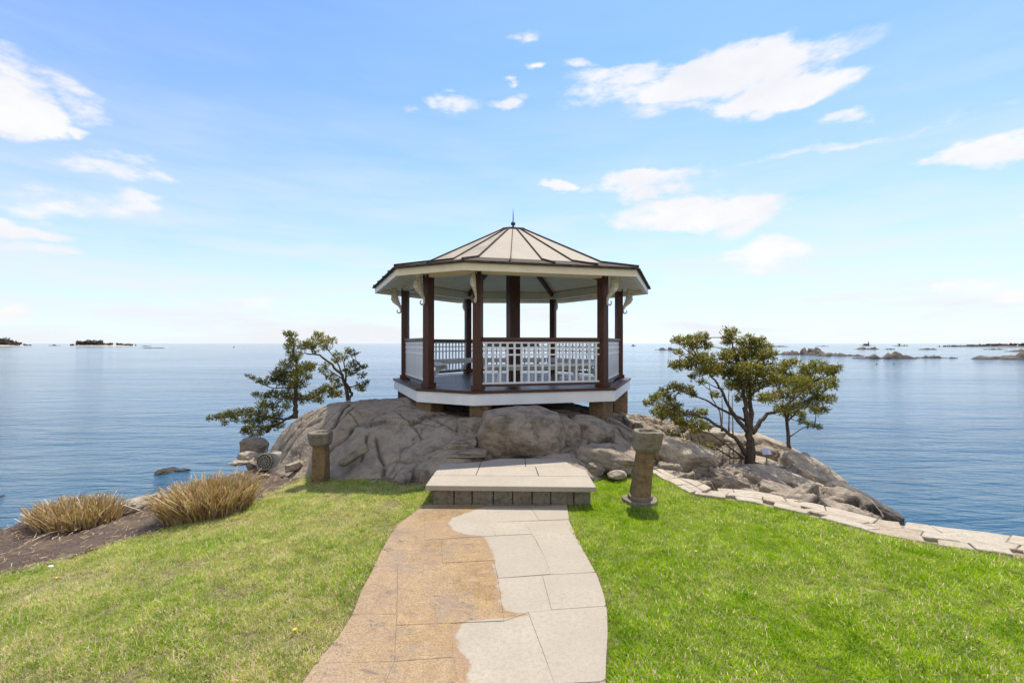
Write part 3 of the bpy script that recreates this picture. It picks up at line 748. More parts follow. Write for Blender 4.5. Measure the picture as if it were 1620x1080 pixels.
boulder(at(1322, 786, 7.6, -.03), (.42, .3, 0.179), rz=-.3, tilt=.35, seed=64, box=.55, facets=5, rough=.05, mat='pale_stone', label='pale rock ridge just left of the dark waterline boulder')
boulder(at(1330, 802, 6.8, -.03), (.5, .34, 0.145), rz=-.3, tilt=.28, seed=65, box=.55, facets=5, rough=.05, mat='pale_stone', label='pale low rock beside the seawall below the dark boulder')
boulder(at(1150, 762, 7.6, -.03), (.42, .3, 0.224), rz=-.3, tilt=.25, seed=66, box=.6, facets=7, rough=.09, mat='boulder_stone', label='craggy grey rock in the cedar shade nearest the lawn flagstones')
boulder(at(1105, 752, 8.0, -.03), (.36, .34, 0.246), rz=-.5, tilt=.3, seed=67, box=.6, facets=7, rough=.08, label='ribbed grey rock under the low cedar branches')
boulder(at(1198, 762, 7.8, -.03), (.62, .42, 0.268), rz=-.3, tilt=.36, seed=68, box=.5, facets=6, rough=.08, label='big shaded rock in front of the cedar trunk')
boulder(at(1240, 782, 7.1, -.03), (.48, .32, 0.201), rz=-.35, tilt=.36, seed=69, box=.6, facets=7, rough=.08, label='dark jointed rock below the long sunlit slab')
boulder(at(1284, 795, 6.75, -.03), (.34, .26, 0.145), rz=-.3, tilt=.3, seed=70, box=.6, facets=7, rough=.08, mat='dark_stone', label='small dark rock at the lower end of the shaded rocks')
boulder(at(1182, 782, 7.0, -.03), (.28, .2, 0.134), rz=-.2, tilt=.2, seed=71, box=.6, facets=7, rough=.09, label='rough rock at the flagstone edge in front of the cedar trunk')
# left shore
boulder(at(404, 706, 10.6), (.32, .3, .25), rz=.2, seed=81, box=.7, facets=7, rough=.07, mat='boulder_stone', label='blocky black-and-white rock at the water left of the outcrop')
boulder(at(394, 723, 9.9), (.24, .2, .12), tilt=.15, seed=82, box=.5, facets=4, rough=.04, mat='pale_stone', label='pale smooth stone behind the stone block with the grille')
boulder(at(399, 736, 9.7), (.14, .2, .16), rz=.5, tilt=-.4, seed=83, box=.75, facets=6, rough=.05, mat='boulder_stone', label='grey angular stone just left of the stone block with the grille')
boulder(at(376, 732, 9.6), (.22, .12, .05), seed=84, box=.6, facets=5, rough=.05, mat='pale_stone', label='thin flat stone at the end of the large grass clump', sub=4)
boulder(at(465, 738, 8.8), (.20, .14, .10), rz=.3, tilt=-.28, seed=85, box=.75, facets=6, rough=.05, mat='pale_stone', label='pale-topped rock just left of the left birdbath')
boulder(at(418, 752, 8.8), (.10, .06, .03), rz=.2, seed=86, box=.6, facets=5, rough=.05, mat='pale_stone', label='tiny flat stone below the stone block with the grille', sub=4)
boulder(at(262, 749, 13.1), (.30, .45, .13), rz=.2, seed=87, box=.4, facets=5, rough=.1, mat='dark_stone', label='dark seaweed-covered rock sticking out of the water behind the large grass clump')
boulder(at(287, 743, 13.3), (.26, .15, .05), seed=88, box=.4, facets=5, rough=.1, mat='boulder_stone', label='low brownish rock awash beside the dark rock in the water', sub=4)
boulder(at(0, 787, 11), (.12, .14, .05), seed=89, box=.4, facets=5, rough=.1, mat='dark_stone', label='small rock awash at the left edge of the picture', sub=4)
boulder(at(210, 800, 7.3), (.42, .28, .13), rz=.5, tilt=-.12, seed=90, box=.5, facets=5, rough=.06, mat='pale_stone', label='pale rock between the two dry grass clumps')
boulder(at(80, 896, 4.45), (.028, .02, .012), seed=92, box=.6, facets=5, rough=.05, mat='white_stone', name='pebble', cat='pebble', label='white pebble at the edge of the mulch and the left lawn', sub=3)

# stone block with a round grille (left, by the outcrop)
gb = empty('grille_block', at(424, 742, 9.4)); tag(gb, 'carved stone block with a round lattice grille, left of the outcrop', 'stone block')
L0 = gb.location
v0, f0 = ico(4)
m = MB(); W2, H2 = .30, .40
prof = [(-.23, -.03), (.40, -.03), (.33, .12), (.16, .31), (-.04, .34), (-.22, .30), (-.26, .1)]
vs = [(a + L0.x, L0.y + .0 + b * .12, b + L0.z) for a, b in prof] + [(a * .8 + L0.x, L0.y + .34, b * .9 + L0.z) for a, b in prof]
n = len(prof)
m.add(vs, [tuple(range(n)), tuple(range(n, 2 * n))[::-1]] + [((i + 1) % n, i, n + i, n + (i + 1) % n) for i in range(n)])
m.build('block', M['grille_stone'], gb, bevel=.015)
m = MB(); cc = Vector((L0.x - .06, L0.y - .004, L0.z + .165))
vs = [cc + Vector((math.cos(2 * math.pi * k / 28) * .165, -.012 + math.sin(2 * math.pi * k / 28) * .02 - .002, math.sin(2 * math.pi * k / 28) * .165)) for k in range(28)]
m.add(vs, [tuple(range(28))]); m.build('recess', M['iron'], gb)
m = MB(); r2 = random.Random(4)
def gp(r, a): r = r * 1.12; return cc + Vector((math.cos(a) * r, math.sin(a) * r * .12 - .024, math.sin(a) * r))
m.tube([gp(.14, 2 * math.pi * k / 24) for k in range(25)], .007, 5)
for rr_, n_ in ((.045, 6), (.09, 11)):
    ps = [gp(rr_ * (1 + r2.uniform(-.12, .12)), 2 * math.pi * (k + r2.uniform(-.2, .2)) / n_) for k in range(n_)]; ps.append(ps[0]); m.tube(ps, .006, 5)
for k in range(6): m.tube([gp(.0, 0), gp(.045, k * math.pi / 3 + .1)], .0055, 5)
for k in range(11): m.tube([gp(.045, 2 * math.pi * k / 11 + .2), gp(.09, 2 * math.pi * k / 11)], .0055, 5)
for k in range(16): m.tube([gp(.09, 2 * math.pi * k / 16), gp(.14, 2 * math.pi * k / 16 + .1)], .0055, 5)
m.build('lattice', M['cap_stone'], gb)

# ------------------------------------------------------------------ flat capstones of the seawall
def along(poly, n):
    P = [Vector((p.x, p.y, 0)) for p in poly]; Ls = [0]
    for a, b in zip(P[:-1], P[1:]): Ls.append(Ls[-1] + (b - a).length)
    return P, Ls
def sample(poly, t):
    P, Ls = along(poly, 0); s = t * Ls[-1]
    for i in range(len(P) - 1):
        if s <= Ls[i + 1] or i == len(P) - 2:
            k = (s - Ls[i]) / max(1e-6, Ls[i + 1] - Ls[i]); return P[i].lerp(P[i + 1], k)
wall_in_f = wall_in[:-1]; wall_out_f = wall_out[:-1]
def clean(P):
    o = []
    for p in P:
        if not o or (p - o[-1]).length > .02: o.append(p)
    if (o[0] - o[-1]).length < .02: o.pop()
    for _ in range(3):
        q = []
        for i in range(len(o)):
            e0 = (o[i] - o[i - 1]).normalized(); e1 = (o[(i + 1) % len(o)] - o[i]).normalized()
            if e0.dot(e1) > -.55: q.append(o[i])
        o = q
    return o
def inset(P, d):
    """move every edge inwards by d"""
    n = len(P); A = sum(P[i].x * P[(i + 1) % n].y - P[(i + 1) % n].x * P[i].y for i in range(n)); s = 1 if A > 0 else -1
    out = []
    for i in range(n):
        e0 = (P[i] - P[i - 1]).normalized(); e1 = (P[(i + 1) % n] - P[i]).normalized()
        n0 = Vector((-e0.y, e0.x)) * s; n1 = Vector((-e1.y, e1.x)) * s
        b = n0 + n1
        if b.length < .3: out.append(P[i] + n0 * d); continue
        b.normalize(); out.append(P[i] + b * min(2.5 * d, d / max(.35, b.dot(n0))))
    return out
def paver(P, z0, z1, mat, name, parent, joint=.0013, bev=.0013):
    P = clean(P); A = sum(P[i].x * P[(i + 1) % len(P)].y - P[(i + 1) % len(P)].x * P[i].y for i in range(len(P)))
    if A < 0: P = P[::-1]
    P = inset(P, joint); Q = inset(P, bev); n = len(P); mm = MB()
    if n < 3: return None
    vs = [(p.x, p.y, z0) for p in P] + [(p.x, p.y, z1 - bev) for p in P] + [(p.x, p.y, z1) for p in Q]
    fs = [tuple(range(n))[::-1], tuple(range(2 * n, 3 * n))]
    for a in (0, n): fs += [(a + i, a + (i + 1) % n, a + n + (i + 1) % n, a + n + i) for i in range(n)]
    mm.add(vs, fs); o = mm.build(name, mat, parent); o.data.validate(); return o
wall = empty('seawall', (4.4, 6.0, 0)); tag(wall, 'low dry-stone seawall with flat pale capstones along the right lawn', 'wall')
rc = random.Random(12)
def irregular(poly, amt, r, sub=3):
    out = []
    for i in range(len(poly)):
        a = Vector(poly[i]); b = Vector(poly[(i + 1) % len(poly)])
        for k in range(sub):
            p = a.lerp(b, k / sub); 
            if k: p += Vector((r.uniform(-amt, amt), r.uniform(-amt, amt)))
            out.append(p)
    c = sum((Vector(p) for p in out), Vector((0, 0))) / len(out)
    return [c + (p - c) * (1 - .016 / max(.05, (p - c).length)) for p in out]
def stone_slab(poly, z0, z1, mat, name, parent, r, dz=.012, bev=.012):
    ci = sum((p for p in poly), Vector((0, 0))) / len(poly)
    tx, ty = r.uniform(-.03, .03), r.uniform(-.03, .03); k = r.uniform(-dz, dz)
    zt = [z1 + k + (p.x - ci.x) * tx + (p.y - ci.y) * ty for p in poly]
    mm = MB(); inn = [ci + (p - ci) * (1 - bev / max(.04, (p - ci).length)) for p in poly]; n = len(poly)
    vs = [(p.x, p.y, z0) for p in poly] + [(p.x, p.y, z - bev * .7) for p, z in zip(poly, zt)] + [(p.x, p.y, z) for p, z in zip(inn, zt)]
    fs = [tuple(range(n))[::-1], tuple(range(2 * n, 3 * n))]
    for a in (0, n): fs += [(a + i, a + (i + 1) % n, a + n + (i + 1) % n, a + n + i) for i in range(n)]
    mm.add(vs, fs); o = mm.build(name, mat, parent); o.data.validate(); return o
def bnd(j, t):
    base = [-.06, .30, .62, 1.10][j]
    return base + (.05 if j in (0, 3) else .10) * mn.noise((t * 26 + j * 9.3, j * 3.1, .5)) + .03 * mn.noise((t * 90, j * 5.1, 2.5))
def wp(t, s):
    t = min(max(t, 0), 1); a = sample(wall_in_f, t); a0 = sample(wall_in_f, max(0, t - .03)); a1 = sample(wall_in_f, min(1, t + .03))
    d = (a1 - a0).normalized(); q = a + Vector((-d.y, d.x, 0)) * (.34 + .26 * min(1, t / .3)) * s
    return Vector((q.x, q.y))
m = MB(); n = 60
for i in range(n):
    m.prism([tuple(wp(i / n, 0)), tuple(wp((i + 1) / n, 0)), tuple(wp((i + 1) / n, 1.02)), tuple(wp(i / n, 1.02))], -2.2, -.03)
m.build('wall_core', M['mortar'], wall)
for rI in range(3):
    t = 0.0; sk0 = 0
    while t < 1:
        dt = rc.uniform(.014, .040) * (1.2 if rI == 1 else 1); t1 = min(1, t + dt); t1 = 1 if t1 > .985 else t1; sk1 = rc.uniform(-.005, .005)
        mid = rc.random() < .25 and rI < 2 and False
        lo = [wp(t - sk0 + (t1 - sk1 - t + sk0) * k / 4, bnd(rI, t + (t1 - t) * k / 4)) for k in range(5)]
        hi = [wp(t + sk0 + (t1 + sk1 - t - sk0) * k / 4, bnd(rI + 1, t + (t1 - t) * k / 4)) for k in range(5)]
        P = lo + hi[::-1]; sk0 = sk1; t = t1
        P = [p + Vector((rc.uniform(-.006, .006), rc.uniform(-.006, .006))) for p in P]
        if (P[0] - P[4]).length < .06 or (P[5] - P[9]).length < .06: continue
        zt_ = .016 - .006 * rI + rc.uniform(-.008, .008)
        paver(P, -.08, zt_, M['cap_stone'] if rc.random() < .8 else M['pale_stone'], 'capstone', wall, .004, .008)
# flagstones that flank the rocks (upper part of the seawall line)
# ------------------------------------------------------------------ path slabs
path = empty('garden_path', (0, 3, 0)); tag(path, kind='structure')
m = MB(); ys = np.linspace(1.0, 6.1, 40)
for y0, y1 in zip(ys[:-1], ys[1:]):
    m.prism([(pl(y0) + .012, y0), (pr(y0) - .012, y0), (pr(y1) - .012, y1), (pl(y1) + .012, y1)], -.09, -.0035)
m.build('bedding', M['mortar'], path)
def zp(a, b): q = onplane(460 + a * Zc, 760 + b * Zc); return (q.x, q.y)
SL = [  # traced joints (one polygon per slab; outer corners run past the edge and are trimmed to it)
 [(400,100),(660,100),(660,292),(300,306)], [(660,100),(962,128),(1010,270),(660,292)], [(962,128),(1182,132),(1225,194),(985,204)], [(1182,132),(1500,105),(1500,186),(1225,194)],
 [(985,204),(1150,200),(1188,262),(1010,270)], [(1150,200),(1500,188),(1500,278),(1205,285)],
 [(200,306),(742,290),(748,405),(150,432)], [(742,290),(1010,272),(1188,264),(1250,372),(1280,460),(1020,480),(1000,392),(748,405)], [(1205,285),(1600,275),(1700,440),(1280,460),(1250,372)],
 [(100,432),(527,418),(520,655),(0,662)], [(527,418),(1000,394),(1020,480),(1050,690),(760,703),(522,712)], [(1020,480),(1240,466),(1285,636),(1170,648),(1050,690)], [(1240,466),(1800,438),(1800,600),(1285,636)],
 [(-300,662),(520,656),(510,890),(-300,905)], [(520,712),(790,700),(800,868),(510,890)], [(790,700),(1050,690),(1170,648),(1250,860),(1310,1010),(830,1030),(800,868)], [(1170,648),(1285,636),(1800,600),(1800,975),(1300,1000),(1250,860)],
]
def trim(P):
    out = []
    for i in range(len(P)):
        a, b = P[i], P[(i + 1) % len(P)]
        n = max(2, int(math.hypot(b[0] - a[0], b[1] - a[1]) / .07))
        for k in range(n): out.append((a[0] + (b[0] - a[0]) * k / n, a[1] + (b[1] - a[1]) * k / n))
    return [Vector((min(max(x, pl(y) + .004), pr(y) - .004), min(y, 6.08))) for x, y in out]
rp = random.Random(3)
for S in SL:
    P = trim([zp(a, b) for a, b in S])
    paver(P, -.06, rp.uniform(-.003, .003), M['path_granite'], 'paving_slab', path)
for (xa, xb, ya, yb) in [(-3, -.55, 1.2, 3.28), (-.55, .12, 1.2, 3.1), (.12, 2, 1.2, 3.0)]:
    pass
a1 = zp(-600, 905); a2 = zp(510, 890); a3 = zp(800, 868); a4 = zp(830, 1030); a5 = zp(1310, 1010); a6 = zp(1800, 975)
for P in ([a1, a2, (a2[0] - .05, 1.9), (-3, 1.9)], [a2, a3, a4, (a4[0], 1.9), (a2[0] - .05, 1.9)], [a4, a5, (a5[0], 1.9), (a4[0], 1.9)], [a5, a6, (2, 1.9), (a5[0], 1.9)], [(-3, 1.89), (-.4, 1.89), (-.4, 1.0), (-3, 1.0)], [(-.4, 1.89), (2, 1.89), (2, 1.0), (-.4, 1.0)]):
    paver(trim(P), -.06, 0, M['path_granite'], 'paving_slab', path)

# ------------------------------------------------------------------ granite step
step = empty('granite_step', (0, 6.7, 0)); tag(step, 'broad pale granite step platform at the end of the path', 'step')
def V2(L_): return [Vector(p) for p in L_]
zt, zb = .262, .198
paver(V2([(-1.155, 6.05), (1.11, 5.98), (1.105, 6.47), (-1.14, 6.52)]), zb, zt, M['step_granite'], 'front_slab', step, .003, .006)
for P in ([(-1.14, 6.52), (-.52, 6.51), (-.50, 7.0), (-.5, 7.27), (-1.12, 7.09)], [(-.52, 6.51), (.38, 6.49), (.36, 6.99), (-.50, 7.0)], [(.38, 6.49), (1.105, 6.47), (1.1, 6.82), (.96, 6.98), (.36, 6.99)],
          [(-.50, 7.0), (.21, 6.992), (.21, 7.48), (-.2, 7.48), (-.5, 7.27)], [(.21, 6.992), (.96, 6.98), (.92, 7.14), (.8, 7.48), (.21, 7.48)]):
    paver(V2(P), zb, zt + rp.uniform(-.003, .001), M['step_granite'], 'step_slab', step, .005, .005)
m = MB(); m.prism([(-1.05, 6.2), (.98, 6.16), (.98, 7.0), (.7, 7.3), (-.3, 7.3), (-1.04, 6.98)], -.1, zb - .002); m.build('core', M['mortar'], step)
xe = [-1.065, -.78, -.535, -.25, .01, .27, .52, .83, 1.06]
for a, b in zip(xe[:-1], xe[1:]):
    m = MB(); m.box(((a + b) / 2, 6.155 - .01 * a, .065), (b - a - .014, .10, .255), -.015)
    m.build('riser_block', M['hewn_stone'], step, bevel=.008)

# ------------------------------------------------------------------ birdbaths
def birdbath(base, h, lean, seed, label, rust):
    r = random.Random(seed); t = empty('birdbath', base); tag(t, label, 'birdbath', None)
    B = Vector(base); lx, ly = lean; kw = h
    def lv(rad, z, n, wob, seedo, sq=1.0, off=0):
        out = []
        for k in range(n):
            a = 2 * math.pi * k / n + off
            rr = rad / max(abs(math.cos(a)), abs(math.sin(a))) ** sq if sq else rad
            rr *= 1 + wob * mn.noise((math.cos(a) * 2 + seedo, math.sin(a) * 2, z * 3 + seedo))
            out.append(B + Vector((lx * z + rr * math.cos(a + .0), ly * z + rr * math.sin(a), z)))
        return out
    def lathe(levels, name, mat, closed_top=True):
        m = MB(); n = len(levels[0]); vs = [p for L_ in levels for p in L_]
        fs = [(i * n + k, i * n + (k + 1) % n, (i + 1) * n + (k + 1) % n, (i + 1) * n + k) for i in range(len(levels) - 1) for k in range(n)]
        fs += [tuple(range(n))[::-1], tuple(range((len(levels) - 1) * n, len(levels) * n))]
        m.add(vs, fs); o = m.build(name, mat, t, smooth=False)
        s = o.modifiers.new('sub', 'SUBSURF'); s.levels = 1; s.render_levels = 1; s.subdivision_type = 'SIMPLE'
        b = o.modifiers.new('bevel', 'BEVEL'); b.width = .006; b.limit_method = 'ANGLE'
        return o
    N_ = 32; ps = .115
    lathe([lv(ps * 1.08, -.06, N_, .1, seed, .8), lv(ps * 1.05, h * .1, N_, .1, seed, .85), lv(ps, h * .35, N_, .1, seed, .85), lv(ps * .97, h * .55, N_, .12, seed, .85), lv(ps * .92, h * .715, N_, .1, seed, .85)], 'pillar', M[rust])
    z0, z1 = h * .715, h; R0 = .185
    lathe([lv(R0 * .80, z0 + .002, N_, .14, seed + 3, .45, .1), lv(R0 * .98, z0 + .05, N_, .14, seed + 3, .45, .1), lv(R0 * 1.02, z1 - .05, N_, .16, seed + 3, .45, .1), lv(R0 * .99, z1 - .01, N_, .16, seed + 3, .45, .1), lv(R0 * .93, z1, N_, .16, seed + 3, .45, .1),
           lv(R0 * .70, z1 - .004, N_, .2, seed + 7, .3, .1), lv(R0 * .62, z1 - .035, N_, .2, seed + 7, .3, .1), lv(R0 * .42, z1 - .07, N_, .1, seed + 7, .2, .1)], 'basin', M['hewn_stone'] if rust == 'hewn_stone' else M['hewn_stone'])
    return t, B
b1 = cast(507, 759, land)
tL, BL = birdbath((b1.x, b1.y, b1.z), 76 / F * b1.y, (.0, .02), 3, 'stone birdbath on a square pillar at the left, in front of the outcrop', 'rust_stone')
tR, BR = birdbath((1.745, 6.22, 0.0), .965, (.11, -.02), 9, 'leaning stone birdbath on a round base in the right lawn', 'rust_stone')
m = MB(); r_ = random.Random(5)
for (k, rr, z0, z1) in ((0, .235, -.04, .035), (1, .165, .035, .085)):
    P = [(BR.x + .005 + rr * (1 + .06 * math.sin(3 * a + k)) * math.cos(a), BR.y + rr * (1 + .05 * math.cos(2 * a)) * math.sin(a)) for a in [2 * math.pi * i / 26 for i in range(26)]]
    m.prism(P, z0, z1)
m.build('foot_stone', M['hewn_stone'], tR, bevel=.01)

# ------------------------------------------------------------------ summerhouse (gazebo)
GC = Vector((.03, 12.07, 1.2))
G = empty('gazebo', GC); tag(G, 'seven-sided timber summerhouse with pale metal roof, brown posts and white lattice railings', 'gazebo')
ANG = [255.7, 231.3, 175.5, 119.6, 63.7, 7.6, 311.7]     # posts, from the front left clockwise
def gv(a, r, z): return Vector((GC.x + r * math.cos(R(a)), GC.y + r * math.sin(R(a)), z))
RP, RD, RE, RK = 2.92, 3.235, 3.81, 2.9
ZF, ZB, ZE = 1.2, 3.56, 3.69
m = MB(); m.prism([(gv(a, RD - .02, 0).x, gv(a, RD - .02, 0).y) for a in ANG][::-1], ZF - .22, ZF - .03); deck = m.build('deck_frame', M['dark_wood'], G)
m = MB(); hexr = RD - .01
def clipx(yv):
    xs = []
    P = [gv(a, hexr, 0) for a in ANG]
    for i in range(7):
        a, b = P[i], P[(i + 1) % 7]
        if (a.y - yv) * (b.y - yv) < 0: t_ = (yv - a.y) / (b.y - a.y); xs.append(a.x + (b.x - a.x) * t_)
    return sorted(xs) if len(xs) == 2 else None
yv = GC.y - 3.2; bw = .14
while yv < GC.y + 3.2:
    c = clipx(yv + bw / 2)
    if c:
        mm = MB(); c0 = clipx(yv + .004) or c; c1 = clipx(yv + bw - .004) or c
        mm.prism([(c0[0], yv + .004), (c0[1], yv + .004), (c1[1], yv + bw - .004), (c1[0], yv + bw - .004)], ZF - .028, ZF)
        mm.build('deck_board', M['deck_board'], deck)
    yv += bw
for i in range(7):
    a, b = ANG[i], ANG[(i + 1) % 7]
    m = MB(); p0, p1 = gv(a, RD, 0), gv(b, RD, 0)
    q0, q1 = gv(a, RD - .03, 0), gv(b, RD - .03, 0)
    m.prism([(p0.x, p0.y), (q0.x, q0.y), (q1.x, q1.y), (p1.x, p1.y)], ZF - .275, ZF - .045); m.build('skirt_board', M['skirt_paint'], G)
    m = MB(); p0, p1 = gv(a, RD + .03, 0), gv(b, RD + .03, 0); q0, q1 = gv(a, RD - .14, 0), gv(b, RD - .14, 0)
    m.prism([(p0.x, p0.y), (q0.x, q0.y), (q1.x, q1.y), (p1.x, p1.y)], ZF - .043, ZF + .004); m.build('deck_edge', M['dark_wood'], G)
# posts with bases
for a in ANG:
    m = MB(); p = gv(a, RP, 0); m.box((p.x, p.y, (ZF + ZB) / 2 + .03), (.175, .175, ZB - ZF + .06), R(a)); po = m.build('post', M['dark_wood'], G, bevel=.006)
    m = MB(); m.box((p.x, p.y, ZF + .055), (.235, .235, .10), R(a)); m.build('post_base', M['dark_wood'], po, bevel=.006)
m = MB(); m.box((GC.x, GC.y, (ZF + 4.75) / 2), (.285, .285, 4.75 - ZF), R(24)); m.build('centre_post', M['dark_wood'], G, bevel=.008)
m = MB(); m.prism([(GC.x + .0 + .68 * math.cos(R(a)), GC.y + .68 * math.sin(R(a))) for a in range(0, 360, 60)], 2.07, 2.16); m.build('ledge_table', M['table_top'], G, bevel=.006)
# beams above the posts, soffit, fascia
def ringseg(r0, r1, z00, z01, z10, z11, name, mat, parent=None, i=0):
    """one side of a ring: inner radius r0 (z00 bottom, z01 top), outer r1 (z10 bottom, z11 top)"""
    a, b = ANG[i], ANG[(i + 1) % 7]; vs = []
    for an in (a, b):
        vs += [gv(an, r0, z00), gv(an, r0, z01), gv(an, r1, z11), gv(an, r1, z10)]
    m = MB(); m.add(vs, [(0, 1, 2, 3), (7, 6, 5, 4), (4, 5, 1, 0), (5, 6, 2, 1), (6, 7, 3, 2), (7, 4, 0, 3)])
    return m.build(name, mat, parent or G)
for i in range(7):
    ringseg(RP - .09, RP + .09, ZB, ZB + .22, ZB, ZB + .22, 'beam', M['cream_paint'], i=i)
    ringseg(RE - .10, RE - .045, ZE - .185, ZE - .02, ZE - .185, ZE - .025, 'fascia', M['cream_paint'], i=i)
    ringseg(RE - .19, RE - .101, ZE - .15, ZE - .06, ZE - .16, ZE - .06, 'frieze_mould', M['cream_paint'], i=i)
# soffit boards (narrow, running along the eave) between beam and fascia
nb_ = 9
for i in range(7):
    for k in range(nb_):
        r0 = RP + .095 + (RE - .195 - RP - .095) * k / nb_; r1 = RP + .095 + (RE - .195 - RP - .095) * (k + 1) / nb_ - .006
        z = ZB + .075 + .0 * k
        ringseg(r0, r1, z, z + .015, z, z + .015, 'soffit_board', M['cream_paint'], i=i)
# ceiling boards inside, rising to the middle
ceil = ringseg(.30, RP - .10, 4.86 + .02, 4.90 + .02, 3.79 + .02, 3.83 + .02, 'ceiling', M['cream_paint'], i=0)
for i in range(1, 7): ringseg(.30, RP - .10, 4.88, 4.92, 3.81, 3.85, 'ceiling_panel', M['cream_paint'], ceil, i=i)
nc = 26
for i in range(7):
    for k in range(nc):
        r0 = .32 + (RP - .11 - .32) * k / nc; r1 = .32 + (RP - .11 - .32) * (k + 1) / nc - .012
        zf = lambda r: 3.80 + (RP - .10 - r) * .42
        ringseg(r0, r1, zf(r0) - .022, zf(r0) - .004, zf(r1) - .022, zf(r1) - .004, 'ceiling_board', M['cream_paint'], ceil, i=i)
for a in ANG:
    m = MB(); m.beam(gv(a, .15, 4.83), gv(a, RP - .08, 3.71), .085, .13); m.build('rafter', M['dark_wood'], G)
# roof: light upper slope in standing-seam panels, dark flared eave
roof = MB()
roof.prism([(gv(a, .42, 0).x, gv(a, .42, 0).y) for a in ANG][::-1], 5.045, 5.135)
roof = roof.build('roof', M['roof_dark'], G)
def edge_pt(i, t, r, z):
    p0, p1 = gv(ANG[i], r, z), gv(ANG[(i + 1) % 7], r, z); return p0.lerp(p1, t)
zk, zc_ = 3.905, 5.10
for i in range(7):
    n = 2 if i == 0 else 4
    for k in range(n):
        t0, t1 = k / n, (k + 1) / n
        A = [edge_pt(i, t0, .40, zc_), edge_pt(i, t1, .40, zc_), edge_pt(i, t1, RK, zk), edge_pt(i, t0, RK, zk)]
        m = MB(); up = Vector((0, 0, .03)); m.add([p for p in A] + [p - up for p in A], [(0, 1, 2, 3), (7, 6, 5, 4), (0, 4, 5, 1), (1, 5, 6, 2), (2, 6, 7, 3), (3, 7, 4, 0)])
        m.build('roof_panel', M['roof_copper'], roof)
        Bq = [edge_pt(i, t0, RK + .003, zk - .004), edge_pt(i, t1, RK + .003, zk - .004), edge_pt(i, t1, RE, ZE), edge_pt(i, t0, RE, ZE)]
        m = MB(); m.add([p for p in Bq] + [p - Vector((0, 0, .028)) for p in Bq], [(0, 1, 2, 3), (7, 6, 5, 4), (0, 4, 5, 1), (1, 5, 6, 2), (2, 6, 7, 3), (3, 7, 4, 0)])
        m.build('eave_panel', M['roof_dark'], roof)
        hip = (k == 0); w = .034 if hip else (.012 if (i == 6 and k == 3) else .022)
        m = MB(); s0, s1, s2 = edge_pt(i, t0, .40, zc_ + .012), edge_pt(i, t0, RK, zk + .012), edge_pt(i, t0, RE, ZE + .012)
        m.beam(s0, s1, w, .034); m.build('roof_seam', M['roof_dark'], roof)
        m = MB(); m.beam(s1, s2 + Vector((0, 0, .006)), w + .012, .05); m.build('eave_seam', M['roof_dark'], roof)
for i in range(7):
    a, b = ANG[i], ANG[(i + 1) % 7]
    o = ringseg(RE - .04, RE + .035, ZE - .045, ZE - .012, ZE - .045, ZE - .02, 'drip_edge', M['roof_dark'], roof, i=i)
m = MB(); P0 = [gv(a, .36, 5.137) for a in ANG]; m.add(P0 + [gv(0, 0, 5.235)], [(i, i + 1 if i < 6 else 0, 7) for i in range(7)][::-1] + [tuple(range(7))]); m.build('roof_cap', M['roof_copper'], roof)
m = MB(); ax = (GC.x, GC.y)
prof = [(.05, 5.19), (.035, 5.23), (.022, 5.255), (.03, 5.268), (.055, 5.285), (.063, 5.315), (.055, 5.345), (.025, 5.37), (.014, 5.39), (.013, 5.5), (.008, 5.62), (.002, 5.72)]
vs = [(ax[0] + r * math.cos(2 * math.pi * k / 14), ax[1] + r * math.sin(2 * math.pi * k / 14), z) for r, z in prof for k in range(14)]
m.add(vs, [(i * 14 + k, i * 14 + (k + 1) % 14, (i + 1) * 14 + (k + 1) % 14, (i + 1) * 14 + k) for i in range(len(prof) - 1) for k in range(14)])
m.build('finial', M['iron'], G, smooth=True)
